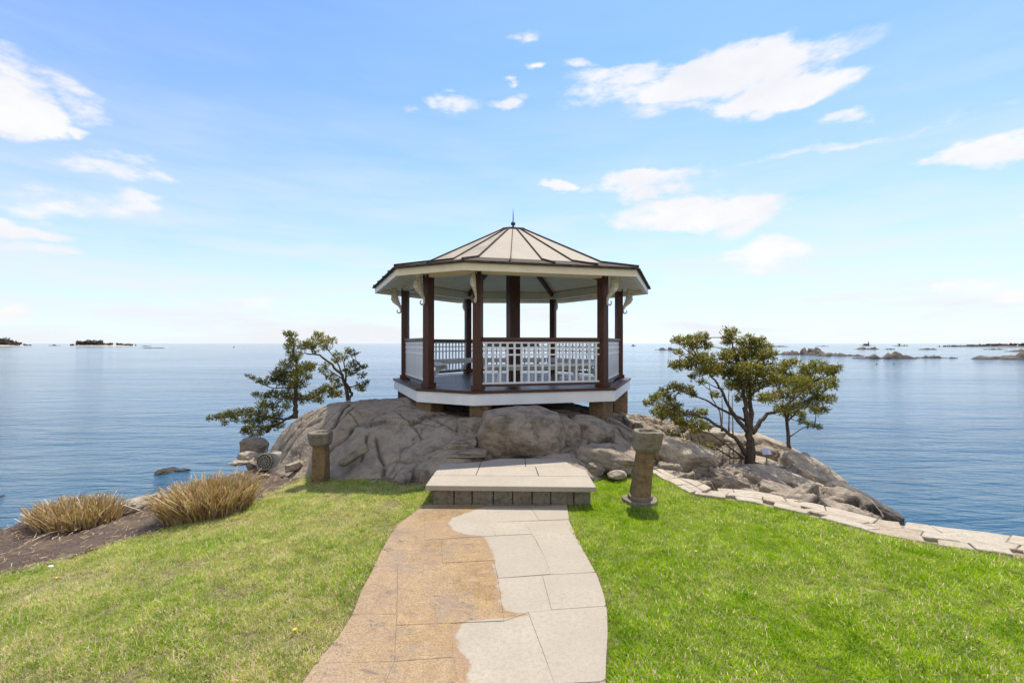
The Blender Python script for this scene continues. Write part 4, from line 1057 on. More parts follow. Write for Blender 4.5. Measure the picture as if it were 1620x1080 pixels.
# railings (not on the entrance side i = 0)
def sub_copy(src, name, parent, loc, rz):
    o = src.copy(); COL.objects.link(o); o.parent = parent; o.location = loc; o.rotation_euler = (0, 0, rz); o.name = name; return o
bal_me = None
for i in range(1, 7):
    p0, p1 = gv(ANG[i], RP, 0), gv(ANG[(i + 1) % 7], RP, 0); d = (p1 - p0); L_ = d.length; d.normalize(); rz = math.atan2(d.y, d.x)
    e0, e1 = p0 + d * .085, p1 - d * .085; mid = (p0 + p1) / 2; Lr = L_ - .17
    m = MB(); m.box((mid.x, mid.y, 2.245), (Lr, .12, .055), rz); m.box((mid.x, mid.y, 2.20), (Lr, .05, .04), rz); rail = m.build('railing', M['rail_wood'], G, bevel=.004)
    m = MB(); m.box((mid.x, mid.y, 1.29), (Lr, .07, .05), rz); m.build('bottom_rail', M['rail_wood'], rail)
    for z in (2.163, 2.05, 1.915, 1.335):
        m = MB(); m.box((mid.x, mid.y, z), (Lr - .004, .036, .034), rz); m.build('lattice_rail', M['white_paint'], rail)
    nb2 = 17
    for k in range(nb2):
        q = e0.lerp(e1, (k + .5) / nb2)
        if bal_me is None:
            m = MB(); m.box((0, 0, 0), (.042, .028, .85)); bal_me = m.mesh('baluster'); bal_me.materials.append(M['white_paint'])
        o = bpy.data.objects.new('baluster', bal_me); link(o, rail); o.location = (q.x - GC.x, q.y - GC.y, 1.745 - GC.z); o.rotation_euler = (0, 0, rz)
    # bench along this side
    inn = 2.36; z = 1.66
    c0, c1 = gv(ANG[i], RP - .10, 0), gv(ANG[(i + 1) % 7], RP - .10, 0); i0, i1 = gv(ANG[i], inn, 0), gv(ANG[(i + 1) % 7], inn, 0)
    sh = .985
    m = MB(); P = [Vector((p.x, p.y)) for p in (c0, i0, i1, c1)]; cen = sum(P, Vector((0, 0))) / 4
    P = [cen + (p - cen) * sh for p in P]; m.prism([tuple(p) for p in P], z, z + .035); bench = m.build('bench', M['white_paint'], G, bevel=.003)
    m = MB(); m.beam((P[1].x, P[1].y, z - .05), (P[2].x, P[2].y, z - .05), .03, .10); m.build('apron', M['white_paint'], bench)
    for t_ in (.14, .86):
        a_ = P[1].lerp(P[2], t_); b_ = P[0].lerp(P[3], t_)
        m = MB(); m.beam((a_.x * .8 + b_.x * .2, a_.y * .8 + b_.y * .2, z - .06), (b_.x, b_.y, ZF + .12), .06, .09); m.build('brace', M['white_paint'], bench)
# seahorse brackets
SH = [(.30, .60, .012), (.335, .545, .022), (.30, .53, .04), (.255, .555, .055), (.215, .545, .058), (.19, .49, .05), (.20, .43, .062), (.225, .37, .08), (.225, .30, .088), (.19, .235, .078), (.145, .18, .058), (.10, .125, .042), (.065, .065, .034), (.045, .01, .028), (.045, -.045, .024), (.075, -.085, .021), (.125, -.09, .018), (.155, -.06, .015), (.15, -.02, .013), (.12, -.01, .010)]
for a in ANG:
    br = MB(); up = Vector((0, 0, 1)); out = Vector((math.cos(R(a)), math.sin(R(a)), 0)); sd_ = Vector((-out.y, out.x, 0))
    o0 = gv(a, RP + .075, ZB - .50)
    w3 = lambda r, h: o0 + out * r + up * (h * .98)
    pts = [w3(r, h) for r, h, _ in SH[2:]]; br.tube(pts, [q * 1.15 for _, _, q in SH[2:]], 10, flat=.48, flatdir=tuple(sd_))
    bro = br.build('seahorse_bracket', M['old_cream'], G, smooth=True)
    m = MB(); m.tube([w3(.255, .55), w3(.33, .53), w3(.375, .50), w3(.385, .485)], [.036, .022, .017, .02], 8, flat=.7, flatdir=tuple(sd_)); m.build('snout', M['old_cream'], bro, smooth=True)
    m = MB()
    for k in range(4): m.tube([w3(.265 - .03 * k, .585 - .008 * k), w3(.275 - .045 * k, .66 - .02 * k)], [.02, .006], 6)
    m.tube([w3(.20, .60), w3(.20, .66)], [.03, .03], 8); m.build('crest', M['old_cream'], bro)
    m = MB()
    for k in range(5): m.tube([w3(.17 - .012 * k, .36 - .035 * k), w3(.075 - .004 * k, .385 - .05 * k)], [.016, .007], 6, flat=.6, flatdir=tuple(sd_))
    m.build('fin', M['old_cream'], bro)
    m = MB()
    for k in range(7):
        rr_, hh_, q_ = SH[6 + k]; m.tube([w3(rr_ + q_ * .98, hh_) - sd_ * q_ * .35, w3(rr_ + q_ * 1.03, hh_), w3(rr_ + q_ * .98, hh_) + sd_ * q_ * .35], .010, 6)
        m.tube([w3(rr_ + q_ * .8, hh_) - sd_ * q_ * .48, w3(rr_ - q_ * .6, hh_ + .01) - sd_ * q_ * .50], .006, 5); m.tube([w3(rr_ + q_ * .8, hh_) + sd_ * q_ * .48, w3(rr_ - q_ * .6, hh_ + .01) + sd_ * q_ * .50], .006, 5)
    m.build('scales', M['old_cream'], bro)
# stone piers
for i, a in enumerate(ANG):
    p = gv(a, RD - .36, 0)
    if i == 0: p.x += .05
    zb_ = float(top(np.array([p.x]), np.array([p.y]))[0]) - .25
    m = MB(); m.box((p.x, p.y, (zb_ + ZF - .225) / 2), (.42 if i != 6 else .38, .40, ZF - .225 - zb_), R(a + 8)); m.build('pier', M['rust_stone'], G, bevel=.015)

# ------------------------------------------------------------------ cedars
def sprays(blobs, n_per, ln, wd, seed):
    """blobs: (x,y,z,r). Small pointed scale-leaf sprays clustered in twigs."""
    r = np.random.default_rng(seed); V = []; T = []
    for (bx, by, bz, br) in blobs:
        nt_ = max(6, int(n_per * (br / .15) ** 1.7)); k = 9
        # twig centres in a flattened, uneven volume
        c = r.normal(size=(nt_, 3)); c /= np.linalg.norm(c, axis=1)[:, None]; c *= (r.random(nt_) ** .45)[:, None] * br * np.array([1.08, 1.15, .82])
        c += np.array([bx, by, bz]) + r.normal(0, br * .07, (nt_, 3))
        od = (c - np.array([bx, by, bz])); od /= (np.linalg.norm(od, axis=1)[:, None] + 1e-6); od = od * .7 + r.normal(0, .45, (nt_, 3)) + np.array([0, 0, .45]); od /= np.linalg.norm(od, axis=1)[:, None]
        tt_ = r.random(nt_)
        for j in range(k):
            s = (j + .5) / k
            base = c + od * (s - .35) * ln * 1.7 + r.normal(0, ln * .10, (nt_, 3))
            dr = od * .75 + r.normal(0, .62, (nt_, 3)); dr /= np.linalg.norm(dr, axis=1)[:, None]
            sd = np.cross(dr, r.normal(size=(nt_, 3))); sd /= (np.linalg.norm(sd, axis=1)[:, None] + 1e-9)
            l = ln * r.uniform(.55, 1.1, nt_)[:, None]; w = wd * r.uniform(.6, 1.2, nt_)[:, None]
            V.append(np.stack([base, base + dr * l * .45 + sd * w, base + dr * l, base + dr * l * .45 - sd * w], 1).reshape(-1, 3))
            T.append(np.repeat(np.clip(tt_ * .75 + r.uniform(0, .3, nt_), 0, 1), 4))
    V = np.concatenate(V); T = np.concatenate(T); Fq = np.arange(len(V)).reshape(-1, 4); return V, Fq, T
def tube_px(m, pts, D, r0, r1, conv, depth=None, n=7, seed=0):
    rr_ = random.Random(seed); P = []
    k = len(pts)
    for i, (a, b) in enumerate(pts):
        x, y = conv(a, b); dd = D + (depth or 0) * i / max(1, k - 1); P.append(px(x, y, dd))
    Q = []; 
    for i in range(k - 1):
        for j in range(4):
            q = P[i].lerp(P[i + 1], j / 4)
            if i + j: q += Vector((rr_.uniform(-1, 1), rr_.uniform(-1, 1), rr_.uniform(-1, 1))) * (r0 + r1) * .22
            Q.append(q)
    Q.append(P[-1]); L_ = len(Q)
    m.tube(Q, [r0 + (r1 - r0) * (i / (L_ - 1)) ** .8 for i in range(L_)], n)
    return Q
def tree(name, label, base, trunks, blobs, D, conv, scl, leaf, seed, n_per=26, ln=.040, wd=.0092, spread=.5, extra=120):
    t = empty(name, base); tag(t, label, 'tree'); m = MB(); skel = []
    for j, (pts, a, b, dep) in enumerate(trunks): skel += tube_px(m, pts, D, a, b, conv, dep, 8 if a > .04 else 6, seed + j)
    r = random.Random(seed); B = []
    for (a, b, rad) in blobs:
        x, y = conv(a, b); dd = D + r.uniform(-spread, spread)
        # keep far from the trunk's depth when the branch reaches out
        p = px(x, y, dd); B.append((p.x, p.y, p.z, rad / scl * D / F))
    # twigs from the skeleton into each foliage clump
    for (x, y, z, rad) in B:
        p = Vector((x, y, z)); q = min(skel, key=lambda s: (s - p).length + max(0, s.z - p.z) * .6)
        mid = q.lerp(p, .55) + Vector((r.uniform(-.04, .04), r.uniform(-.04, .04), r.uniform(-.05, .02)))
        m.tube([q, mid, p], [.012, .008, .003], 5)
        for k in range(3):
            e = p + Vector((r.gauss(0, 1), r.gauss(0, 1), r.gauss(0, .8))) * rad * .8; m.tube([mid.lerp(p, r.uniform(.3, 1)), e], [.005, .0015], 4)
    m.build('trunk', M['bark'], t, smooth=True)
    V, Fq, T = sprays(B, n_per, ln, wd, seed); V = V - np.array(t.location)
    np_mesh('crown', V, Fq, M[leaf], t, smooth=False, attrs={'tint': T})
    return t
c7 = lambda a, b: (310 + a / 4.91, 500 + b / 4.91)
c6 = lambda a, b: (960 + a / 3.857, 500 + b / 3.857)
A_bl = [(740,150,38),(748,200,40),(722,235,36),(700,130,20),(760,300,55),(700,380,50),(650,440,55),(600,480,42),(720,460,70),(800,430,60),(850,400,58),(900,385,36),(840,230,44),(870,215,30),(800,520,60),(740,540,50),(660,500,50),(540,515,30),(490,500,22),(435,478,22),(400,460,12),(470,612,26),(540,620,34),(600,610,40),(680,620,55),(760,630,55),(830,640,50),(900,630,48),(960,600,52),(1000,560,40),(1060,600,44),(1110,608,32),(960,650,34),(520,690,46),(590,700,50),(500,750,44),(420,740,42),(350,745,38),(280,755,40),(220,772,38),(170,782,26),(110,795,22),(225,825,24),(300,800,30),(400,800,40),(480,815,50),(560,780,40),(620,825,40),(420,870,50),(385,895,34),(440,925,26),(520,880,42),(580,870,34),(650,850,36),(500,915,22),(700,700,38),(640,760,32),(760,340,40),(870,470,30)]
tA_tr = [([(770,790),(775,700),(780,560),(785,380),(765,260),(745,150)], .075, .012, 0), ([(780,560),(700,555),(600,560),(520,530),(430,480)], .022, .006, -.2), ([(770,780),(680,800),(560,780),(420,760),(250,780),(120,795)], .04, .007, -.4), ([(770,760),(650,830),(520,870),(430,900)], .03, .006, -.3), ([(778,640),(660,640),(540,620)], .018, .005, .1), ([(780,480),(850,430),(900,390)], .018, .005, .2), ([(780,640),(880,640),(1000,580),(1100,605)], .025, .006, .3)]
p_ = px(*c7(770, 790), 11.5)
tree('cedar_tree', 'dense dark cedar with a long low branch over the water, left of the outcrop', tuple(p_), tA_tr, A_bl, 11.5, c7, 4.91, 'cedar_leaf_dark', 101, n_per=104)
B_bl = [(925,200,50),(960,155,34),(1000,190,44),(1060,190,30),(920,260,34),(1000,240,32),(890,240,26),(940,135,20),(1175,265,26),(1230,285,32),(1140,320,38),(1090,298,24),(1080,340,34),(1220,375,42),(1290,398,30),(1180,420,34),(1200,450,22),(1290,462,28),(1270,545,36),(1320,520,28),(1290,565,26),(990,425,34),(1040,470,38),(1080,500,34),(1010,385,24),(1100,540,30),(1060,560,32),(1240,420,26),(1325,390,14)]
tB_tr = [([(1185,655),(1165,540),(1135,460),(1060,380),(960,300),(860,290),(800,285)], .055, .008, -.1), ([(1190,650),(1208,600),(1180,550),(1160,520)], .04, .03, .05), ([(1160,530),(1165,440),(1150,360),(1180,280)], .03, .007, .2), ([(1135,460),(1090,330),(1010,250),(950,170)], .022, .006, .1), ([(1175,555),(1240,540),(1320,525)], .02, .006, .1), ([(1160,530),(1060,560),(1000,540)], .02, .006, -.2), ([(1165,470),(1240,440),(1290,400)], .015, .005, 0), ([(1130,480),(1050,430),(980,380),(900,370)], .015, .005, 0)]
p_ = px(*c7(1187, 655), 10.9)
tree('cedar_tree', 'sparse open cedar with forked stems on top of the outcrop, left of the summerhouse', tuple(p_), tB_tr, B_bl, 10.9, c7, 4.91, 'cedar_leaf', 131, n_per=78)
C_bl = [(750,105,46),(740,150,40),(580,135,44),(530,150,42),(470,150,36),(420,147,26),(600,180,38),(520,190,36),(440,225,26),(870,150,46),(930,160,40),(970,190,34),(820,160,28),(900,215,56),(840,230,64),(780,250,64),(720,240,44),(960,260,54),(1005,235,30),(540,250,50),(600,270,56),(500,295,44),(440,300,40),(400,298,22),(640,320,56),(700,330,66),(570,335,38),(520,372,22),(580,405,22),(780,350,76),(860,330,76),(940,330,56),(760,420,46),(830,420,56),(900,420,52),(980,380,56),(1040,330,50),(1100,300,40),(1150,278,24),(1060,400,54),(1120,370,46),(1220,330,54),(1290,310,52),(1350,335,46),(1400,320,26),(1060,480,50),(990,500,44),(950,500,30),(1060,565,38),(660,480,24),(800,500,24),(860,480,30),
 (400,430,30),(450,440,34),(510,455,34),(530,480,22),(340,470,36),(300,500,30),(250,530,26),(380,510,38),(420,550,34),(330,560,38),(350,610,38),(300,590,26),(400,600,44),(470,600,34),(530,600,34),(590,590,26),(480,660,38),(550,660,42),(610,670,34),(430,640,34),(540,700,26),(380,720,20),(430,740,24),(470,770,20),(530,790,26),(590,795,30),(640,800,20),(1180,400,50)]
tC_tr = [([(873,915),(875,800),(870,700),(855,620),(840,520),(825,430),(800,300),(750,130)], .100, .012, 0), ([(885,710),(930,650),(980,600),(1060,570),(1150,500),(1260,400)], .054, .010, .3), ([(855,700),(800,640),(750,560),(700,450),(640,370),(560,260)], .05, .010, -.3), ([(860,860),(800,760),(700,680),(600,620),(480,590),(380,540)], .05, .008, -.4), ([(850,640),(700,570),(600,510),(530,485),(430,450)], .03, .006, .2), ([(875,690),(880,560),(868,450),(880,300),(900,200)], .06, .010, .1), ([(830,860),(740,790),(640,720),(560,700)], .022, .006, -.4), ([(705,700),(690,580),(640,500),(620,400)], .018, .006, .9), ([(745,710),(745,560),(745,430)], .020, .008, .9), ([(770,720),(768,600),(765,480)], .016, .008, .9), ([(700,700),(705,560),(702,470)], .018, .007, 1.1), ([(860,870),(760,860),(660,800),(480,780)], .022, .006, -.2), ([(700,450),(640,420),(590,400)], .014, .004, 0), ([(880,480),(960,420),(1050,390)], .03, .008, .2)]
p_ = px(*c6(873, 915), 8.9)
tree('cedar_tree', 'large gnarled cedar with several limbs on the rocks at the right', tuple(p_), tC_tr, C_bl, 8.9, c6, 3.857, 'cedar_leaf', 151, n_per=118, spread=.55)
D_bl = [(1370,395,34),(1300,420,54),(1220,430,58),(1150,455,54),(1300,500,44),(1360,505,34),(1220,530,54),(1140,555,44),(1280,575,34),(1335,570,20),(1190,600,24),(1190,640,20),(1240,660,26),(1285,675,20),(1220,380,40),(1380,430,24),(1100,600,30)]
tD_tr = [([(1117,885),(1108,780),(1100,640),(1085,590),(1120,500),(1200,430)], .05, .010, 0), ([(1110,740),(1200,680),(1270,665)], .014, .005, 0), ([(1100,640),(1112,560),(1200,520),(1300,480)], .03, .007, .2), ([(1103,640),(1180,560),(1280,540)], .018, .006, -.2)]
p_ = px(*c6(1117, 885), 9.6)
tree('cedar_tree', 'slender cedar with a thin bare trunk beside the water, farthest right', tuple(p_), tD_tr, D_bl, 9.6, c6, 3.857, 'cedar_leaf', 171, n_per=118, spread=.4)

# small plaque on a stake
sp = at(1213, 740, 8.0); s_ = empty('plaque', sp); tag(s_, 'small blank lilac plaque on a thin stake in the shaded rocks', 'plaque')
m = MB(); m.box((sp[0], sp[1], sp[2] + .10), (.018, .018, .34)); m.build('stake', M['hewn_stone'], s_)
m = MB(); m.beam((sp[0], sp[1] - .02, sp[2] + .24), (sp[0], sp[1] + .05, sp[2] + .33), .155, .012); m.build('face', M['sign_face'], s_)

# ------------------------------------------------------------------ dry cut-back grass clumps
def clump(x0, x1, y0px, y1px, hmax, n, seed, label, splay):
    r = np.random.default_rng(seed)
    a = cast(x0, y0px, land); b = cast(x1, y1px, land); c = (a + b) / 2
    t = empty('ornamental_grass', (c.x, c.y, float(land(np.array([c.x]), np.array([c.y]))[0]))); tag(t, label, 'ornamental grass')
    d = (b - a); L_ = math.hypot(d.x, d.y); d = Vector((d.x, d.y, 0)) / L_; nn = Vector((-d.y, d.x, 0))
    def stems(n, hscale, wid, lean):
        V = []; T = []; K = 4
        u = r.uniform(-1, 1, n); v = r.uniform(-1, 1, n); k = (u * u + v * v) < 1; u = u[k]; v = v[k]; n = len(u)
        bx = c.x + d.x * u * L_ / 2 + nn.x * v * .42; by = c.y + d.y * u * L_ / 2 + nn.y * v * .42; bz = land(bx, by) - .03
        H = hmax * hscale * (1 - .28 * (u * u + v * v)) * r.uniform(.45, 1.08, n)
        ld = np.stack([d.x * u * splay + nn.x * v * splay, d.y * u * splay + nn.y * v * splay], 1) + r.normal(0, lean, (n, 2))
        az = r.uniform(0, math.pi, n); w = wid * r.uniform(.6, 1.3, n); rows_ = []
        for j in range(K + 1):
            s = j / K; off = ld * (s ** 1.4)[None] if hasattr(s, 'shape') else ld * (s ** 1.35)
            cx_ = bx + off[:, 0] * H; cy_ = by + off[:, 1] * H; cz_ = bz + H * s * (1 - .12 * s)
            ww = w * (1 - .35 * s)
            rows_.append(np.stack([np.stack([cx_ - np.cos(az) * ww, cy_ - np.sin(az) * ww, cz_], 1), np.stack([cx_ + np.cos(az) * ww, cy_ + np.sin(az) * ww, cz_], 1)], 1))
        A = np.stack(rows_, 1)            # n, K+1, 2, 3
        V = A.reshape(-1, 3); F_ = []
        base = np.arange(n)[:, None] * (2 * (K + 1)) + (np.arange(K) * 2)[None]
        F_ = np.stack([base, base + 1, base + 3, base + 2], -1).reshape(-1, 4)
        return V - np.array(t.location), F_, np.repeat(r.random(n), 2 * (K + 1))
    V, F_, T = stems(n, 1.0, .0085, .26); np_mesh('dry_stems', V, F_, M['dry_stem'], t, smooth=False, attrs={'tint': T})
    V, F_, T = stems(int(n * .035), .85, .007, .12); np_mesh('fresh_leaves', V, F_, M['fresh_leaf'], t, smooth=False, attrs={'tint': T})
    return t
clump(262, 396, 822, 800, .60, 3400, 5, 'larger clump of dry cut-back grass beside the lawn, nearer the outcrop', .34)
clump(66, 178, 822, 822, .42, 2100, 6, 'smaller clump of dry cut-back grass nearest the left edge', .28)
rt = random.Random(8)
def twig(name, pts, label, r=.006):
    m = MB(); m.tube(pts, r, 5); o = m.build(name, M['twig_straw'], None); tag(o, label, 'twig')
for (pa, lab) in (([(52,836),(66,828),(76,820)], 'pale dry twig lying under the left grass clump'), ([(54,852),(62,836),(72,832)], 'bent pale twig on the mulch below the left grass clump'),
                  ([(50,857),(75,845),(105,838)], 'long pale twig on the mulch, nearest the lawn')):
    P = [cast(a, b, land) + Vector((0, 0, .012)) for a, b in pa]; twig('dry_twig', P, lab)
# loose straw and bark scattered over the mulch
n = 2600; sx = rng.uniform(-8, -2.5, n); sy = rng.uniform(3, 9.5, n); ok = (mulch_side(sx, sy) > -.25) & (sdist(sx, sy, SHORE_L) < .1); sx, sy = sx[ok], sy[ok]
V = []; az = rng.uniform(0, math.pi, len(sx)); ll = rng.uniform(.02, .10, len(sx)); sz = land(sx, sy) + rng.uniform(-.01, .03, len(sx)); w = .0025
V = np.stack([np.c_[sx, sy, sz], np.c_[sx + np.cos(az) * ll, sy + np.sin(az) * ll, sz + .01], np.c_[sx + np.cos(az) * ll - np.sin(az) * w * 2, sy + np.sin(az) * ll + np.cos(az) * w * 2, sz + .012], np.c_[sx - np.sin(az) * w * 2, sy + np.cos(az) * w * 2, sz + .002]], 1).reshape(-1, 3)
straw = np_mesh('straw_litter', V, np.arange(len(V)).reshape(-1, 4), M['dry_stem'], smooth=False, attrs={'tint': np.repeat(rng.random(len(sx)), 4)}); tag(straw, 'loose straw scattered over the mulch bed', 'straw', kind='stuff')

# ------------------------------------------------------------------ lawn grass (instanced tufts)
def tuft(seed, n=18, rad=.045, h=.042):
    r = np.random.default_rng(seed); V = []; Fq = []; T = []; H = []
    for i in range(n):
        a = r.uniform(0, 6.283); d = rad * math.sqrt(r.random()); bx, by = d * math.cos(a), d * math.sin(a); az = r.uniform(0, 6.283); hh = h * r.uniform(.55, 1.15); lean = r.uniform(.15, 1.35); w = r.uniform(.0014, .0029)
        la = r.uniform(0, 6.283); ti = r.random(); b = len(V)
        for (s, ww) in ((0, 1), (.5, .85), (1, .12)):
            cx_ = bx + math.cos(la) * lean * hh * s ** 1.6; cy_ = by + math.sin(la) * lean * hh * s ** 1.6; cz_ = hh * s * (1 - .3 * lean * s)
            V += [(cx_ - math.cos(az) * w * ww, cy_ - math.sin(az) * w * ww, cz_), (cx_ + math.cos(az) * w * ww, cy_ + math.sin(az) * w * ww, cz_)]; T += [ti, ti]; H += [s, s]
        Fq += [(b, b + 1, b + 3, b + 2), (b + 2, b + 3, b + 5, b + 4)]
    me = bpy.data.meshes.new('tuft'); me.from_pydata(V, [], Fq); me.update()
    for nm, arr in (('tint', T), ('rise', H)):
        at_ = me.attributes.new(nm, 'FLOAT', 'POINT'); at_.data.foreach_set('value', np.array(arr, np.float32))
    me.materials.append(M['grass_blade']); return bpy.data.objects.new('tuft', me)
tufts = [tuft(s) for s in range(4)]
tcol = bpy.data.collections.new('tuft_sources')
for o in tufts: tcol.objects.link(o)
def scatter(name, P, rot, scl, label):
    me = bpy.data.meshes.new(name); me.vertices.add(len(P)); me.vertices.foreach_set('co', P.astype(np.float32).ravel()); me.update()
    at_ = me.attributes.new('rot', 'FLOAT_VECTOR', 'POINT'); at_.data.foreach_set('vector', rot.astype(np.float32).ravel())
    at_ = me.attributes.new('scl', 'FLOAT', 'POINT'); at_.data.foreach_set('value', scl.astype(np.float32))
    o = bpy.data.objects.new(name, me); link(o); tag(o, label, 'grass', kind='stuff')
    ng = bpy.data.node_groups.new(name, 'GeometryNodeTree'); ng.interface.new_socket('Geometry', in_out='INPUT', socket_type='NodeSocketGeometry'); ng.interface.new_socket('Geometry', in_out='OUTPUT', socket_type='NodeSocketGeometry')
    N = ng.nodes; L = ng.links; gi = N.new('NodeGroupInput'); go = N.new('NodeGroupOutput'); ip = N.new('GeometryNodeInstanceOnPoints'); ci = N.new('GeometryNodeCollectionInfo')
    ci.inputs['Collection'].default_value = tcol; ci.inputs['Separate Children'].default_value = True; ci.inputs['Reset Children'].default_value = True
    ip.inputs['Pick Instance'].default_value = True
    a1 = N.new('GeometryNodeInputNamedAttribute'); a1.data_type = 'FLOAT_VECTOR'; a1.inputs[0].default_value = 'rot'; a2 = N.new('GeometryNodeInputNamedAttribute'); a2.data_type = 'FLOAT'; a2.inputs[0].default_value = 'scl'
    L.new(gi.outputs[0], ip.inputs['Points']); L.new(ci.outputs[0], ip.inputs['Instance']); L.new(a1.outputs[0], ip.inputs['Rotation']); L.new(a2.outputs[0], ip.inputs['Scale']); L.new(ip.outputs[0], go.inputs[0])
    mod = o.modifiers.new('scatter', 'NODES'); mod.node_group = ng; return o
N0 = 200000
gx = rng.uniform(-8.5, 8.5, N0); gy = rng.uniform(1.6, 9.2, N0)
ok = (np.abs(gx) < gy * 1.22 + .5)
wob_ = rng.normal(0, .012, N0); ok &= ~((gy < 6.15) & (gx > np.interp(gy, PLy, PLx) - .012 + wob_) & (gx < np.interp(gy, PRy, PRx) + .006 - wob_)) & ~in_step(gx, gy)
ms_ = mulch_side(gx, gy); fade = rng.normal(0, .07, N0) + np.where(rng.random(N0) < .06, .18, 0)
ok &= ms_ < fade
ok &= sdist(gx, gy, [(p.x, p.y) for p in wall_in][::-1]) > .02
gx, gy = gx[ok], gy[ok]
gz = land(gx, gy) - .03; bz = bed(gx, gy); ok = (gz > bz - .02) & (gz > -.8); gx, gy, gz = gx[ok], gy[ok], gz[ok]
# bare thin patches in the left lawn
pn = np.array([mn.fractal((a * 1.6, b * 1.6, 9.1), 1, 2, 4) for a, b in zip(gx, gy)])
thin = (pn < -.18) & (rng.random(len(gx)) < .22 + .28 * (pn < -.38)) & (gx < 0); gx, gy, gz, pn = gx[~thin], gy[~thin], gz[~thin], pn[~thin]
n = len(gx); rot = np.c_[rng.normal(0, .10, n), rng.normal(0, .10, n), rng.uniform(0, 6.283, n)]
scl = rng.uniform(.6, 1.25, n) * (1 + .5 * np.clip(pn, -.6, .8)) * np.where(gx > 0, 1.05, .92)
dpath = np.minimum(np.abs(gx - np.interp(gy, PLy, PLx)), np.abs(gx - np.interp(gy, PRy, PRx))); scl *= np.where(dpath < .06, .85, 1)
scatter('grass', np.c_[gx, gy, gz], rot, scl, 'short spring lawn grass either side of the path')

# dandelions
def dandelion(x, y, label, fn=land):
    p = cast(x, y, fn); t = empty('dandelion', (p.x, p.y, p.z)); tag(t, label, 'flower', 'dandelions in the lawn')
    m = MB(); m.tube([(p.x, p.y, p.z - .03), (p.x, p.y, p.z + .02)], .002, 5); m.build('stem', M['stem_green'], t)
    m = MB()
    for k in range(16):
        a = 2 * math.pi * k / 16; rr_ = .017 if k % 2 else .012; z = p.z + .02
        m.add([(p.x, p.y, z), (p.x + math.cos(a - .18) * rr_, p.y + math.sin(a - .18) * rr_, z + .008), (p.x + math.cos(a + .18) * rr_, p.y + math.sin(a + .18) * rr_, z + .008)], [(0, 1, 2)])
    m.build('flower_head', M['petal'], t)
dandelion(467, 1000, 'yellow dandelion in the left lawn near the path edge'); dandelion(90, 917, 'yellow dandelion in the left lawn close to the mulch')
dandelion(1101, 875, 'yellow dandelion in the right lawn below the leaning birdbath')

# ------------------------------------------------------------------ islets and far shores
def islet(x0, x1, ytop, ybase, label, seed, mat='islet_stone', name='islet', rocks=None, cat='islet', group='rocky islets on the horizon'):
    D = (EYE - WATER) * F / (ybase - CY); a = px(x0, ybase, D); b = px(x1, ybase, D); c = (a + b) / 2; L_ = (b - a).length; H = (ybase - ytop) / F * D
    dep = min(L_ * .35, H * 10); nx = int(max(24, min(160, (x1 - x0) * 1.4))); ny = 10; r = np.random.default_rng(seed); o = r.random(3) * 40
    V = []
    for j in range(ny + 1):
        for i in range(nx + 1):
            u = i / nx * 2 - 1; v = j / ny * 2 - 1
            env = max(0, 1 - (abs(u)) ** 2.2) * max(0, 1 - v * v); X_ = u * L_ / 2
            n1 = mn.fractal((u * 3.1 + o[0], v + o[1], o[2]), 1, 2, 3); n2 = mn.ridged_multi_fractal((X_ / H * .35 + o[1], v * 1.5 + o[0], o[2]), 1, 2.1, 4, 1, 2)
            z = H * (env ** .6 * (.50 + 1.3 * n1) + (n2 - 1.1) * .20 * env ** .4) - H * .12
            V.append((X_, v * dep / 2, z))
    nn_ = nx + 1; Fq = [(j * nn_ + i, j * nn_ + i + 1, (j + 1) * nn_ + i + 1, (j + 1) * nn_ + i) for j in range(ny) for i in range(nx)]
    ob = np_mesh(name, V, Fq, M[mat], smooth=False); ob.location = (c.x, c.y, WATER); tag(ob, label, cat, group); return ob, c, D
islet(1232, 1322, 550, 560.5, 'nearest pile of brown rocks in the water right of the large cedar', 1)
islet(1290, 1362, 557, 563, 'low brown rock spit just left of the long dark islet', 2)
islet(1353, 1448, 558.5, 567, 'long low dark islet right of the brown rock pile', 3)
islet(1448, 1490, 562, 566, 'small flat islet right of the long dark one', 4)
islet(1494, 1514, 564, 566.5, 'tiny islet farthest from its neighbours in the right water', 5)
islet(1540, 1680, 558.5, 568, 'dark islet cut by the right edge of the picture', 6)
islet(1036, 1078, 549.5, 553.5, 'small dark islet seen left of the large cedar crown', 7)
islet(1350, 1398, 548.5, 552.5, 'small islet below the far lighthouse', 8)
islet(1400, 1416, 550.6, 552.6, 'tiny rock right of the small islet below the lighthouse', 9)
islet(1452, 1488, 550.5, 552.8, 'small flat rock far off below the wooded far shore', 10)
islet(1555, 1592, 550.8, 552.8, 'thin flat rock far off, second from the right edge', 11)
islet(1588, 1640, 553, 556, 'thin dark reef at the right edge, nearer than the far shore', 12)
islet(1218, 1250, 546.6, 548.4, 'sliver of rock on the horizon behind the cedar crown', 13)
islet(1290, 1312, 546.5, 547.8, 'sliver of rock far off left of the lighthouse', 14)
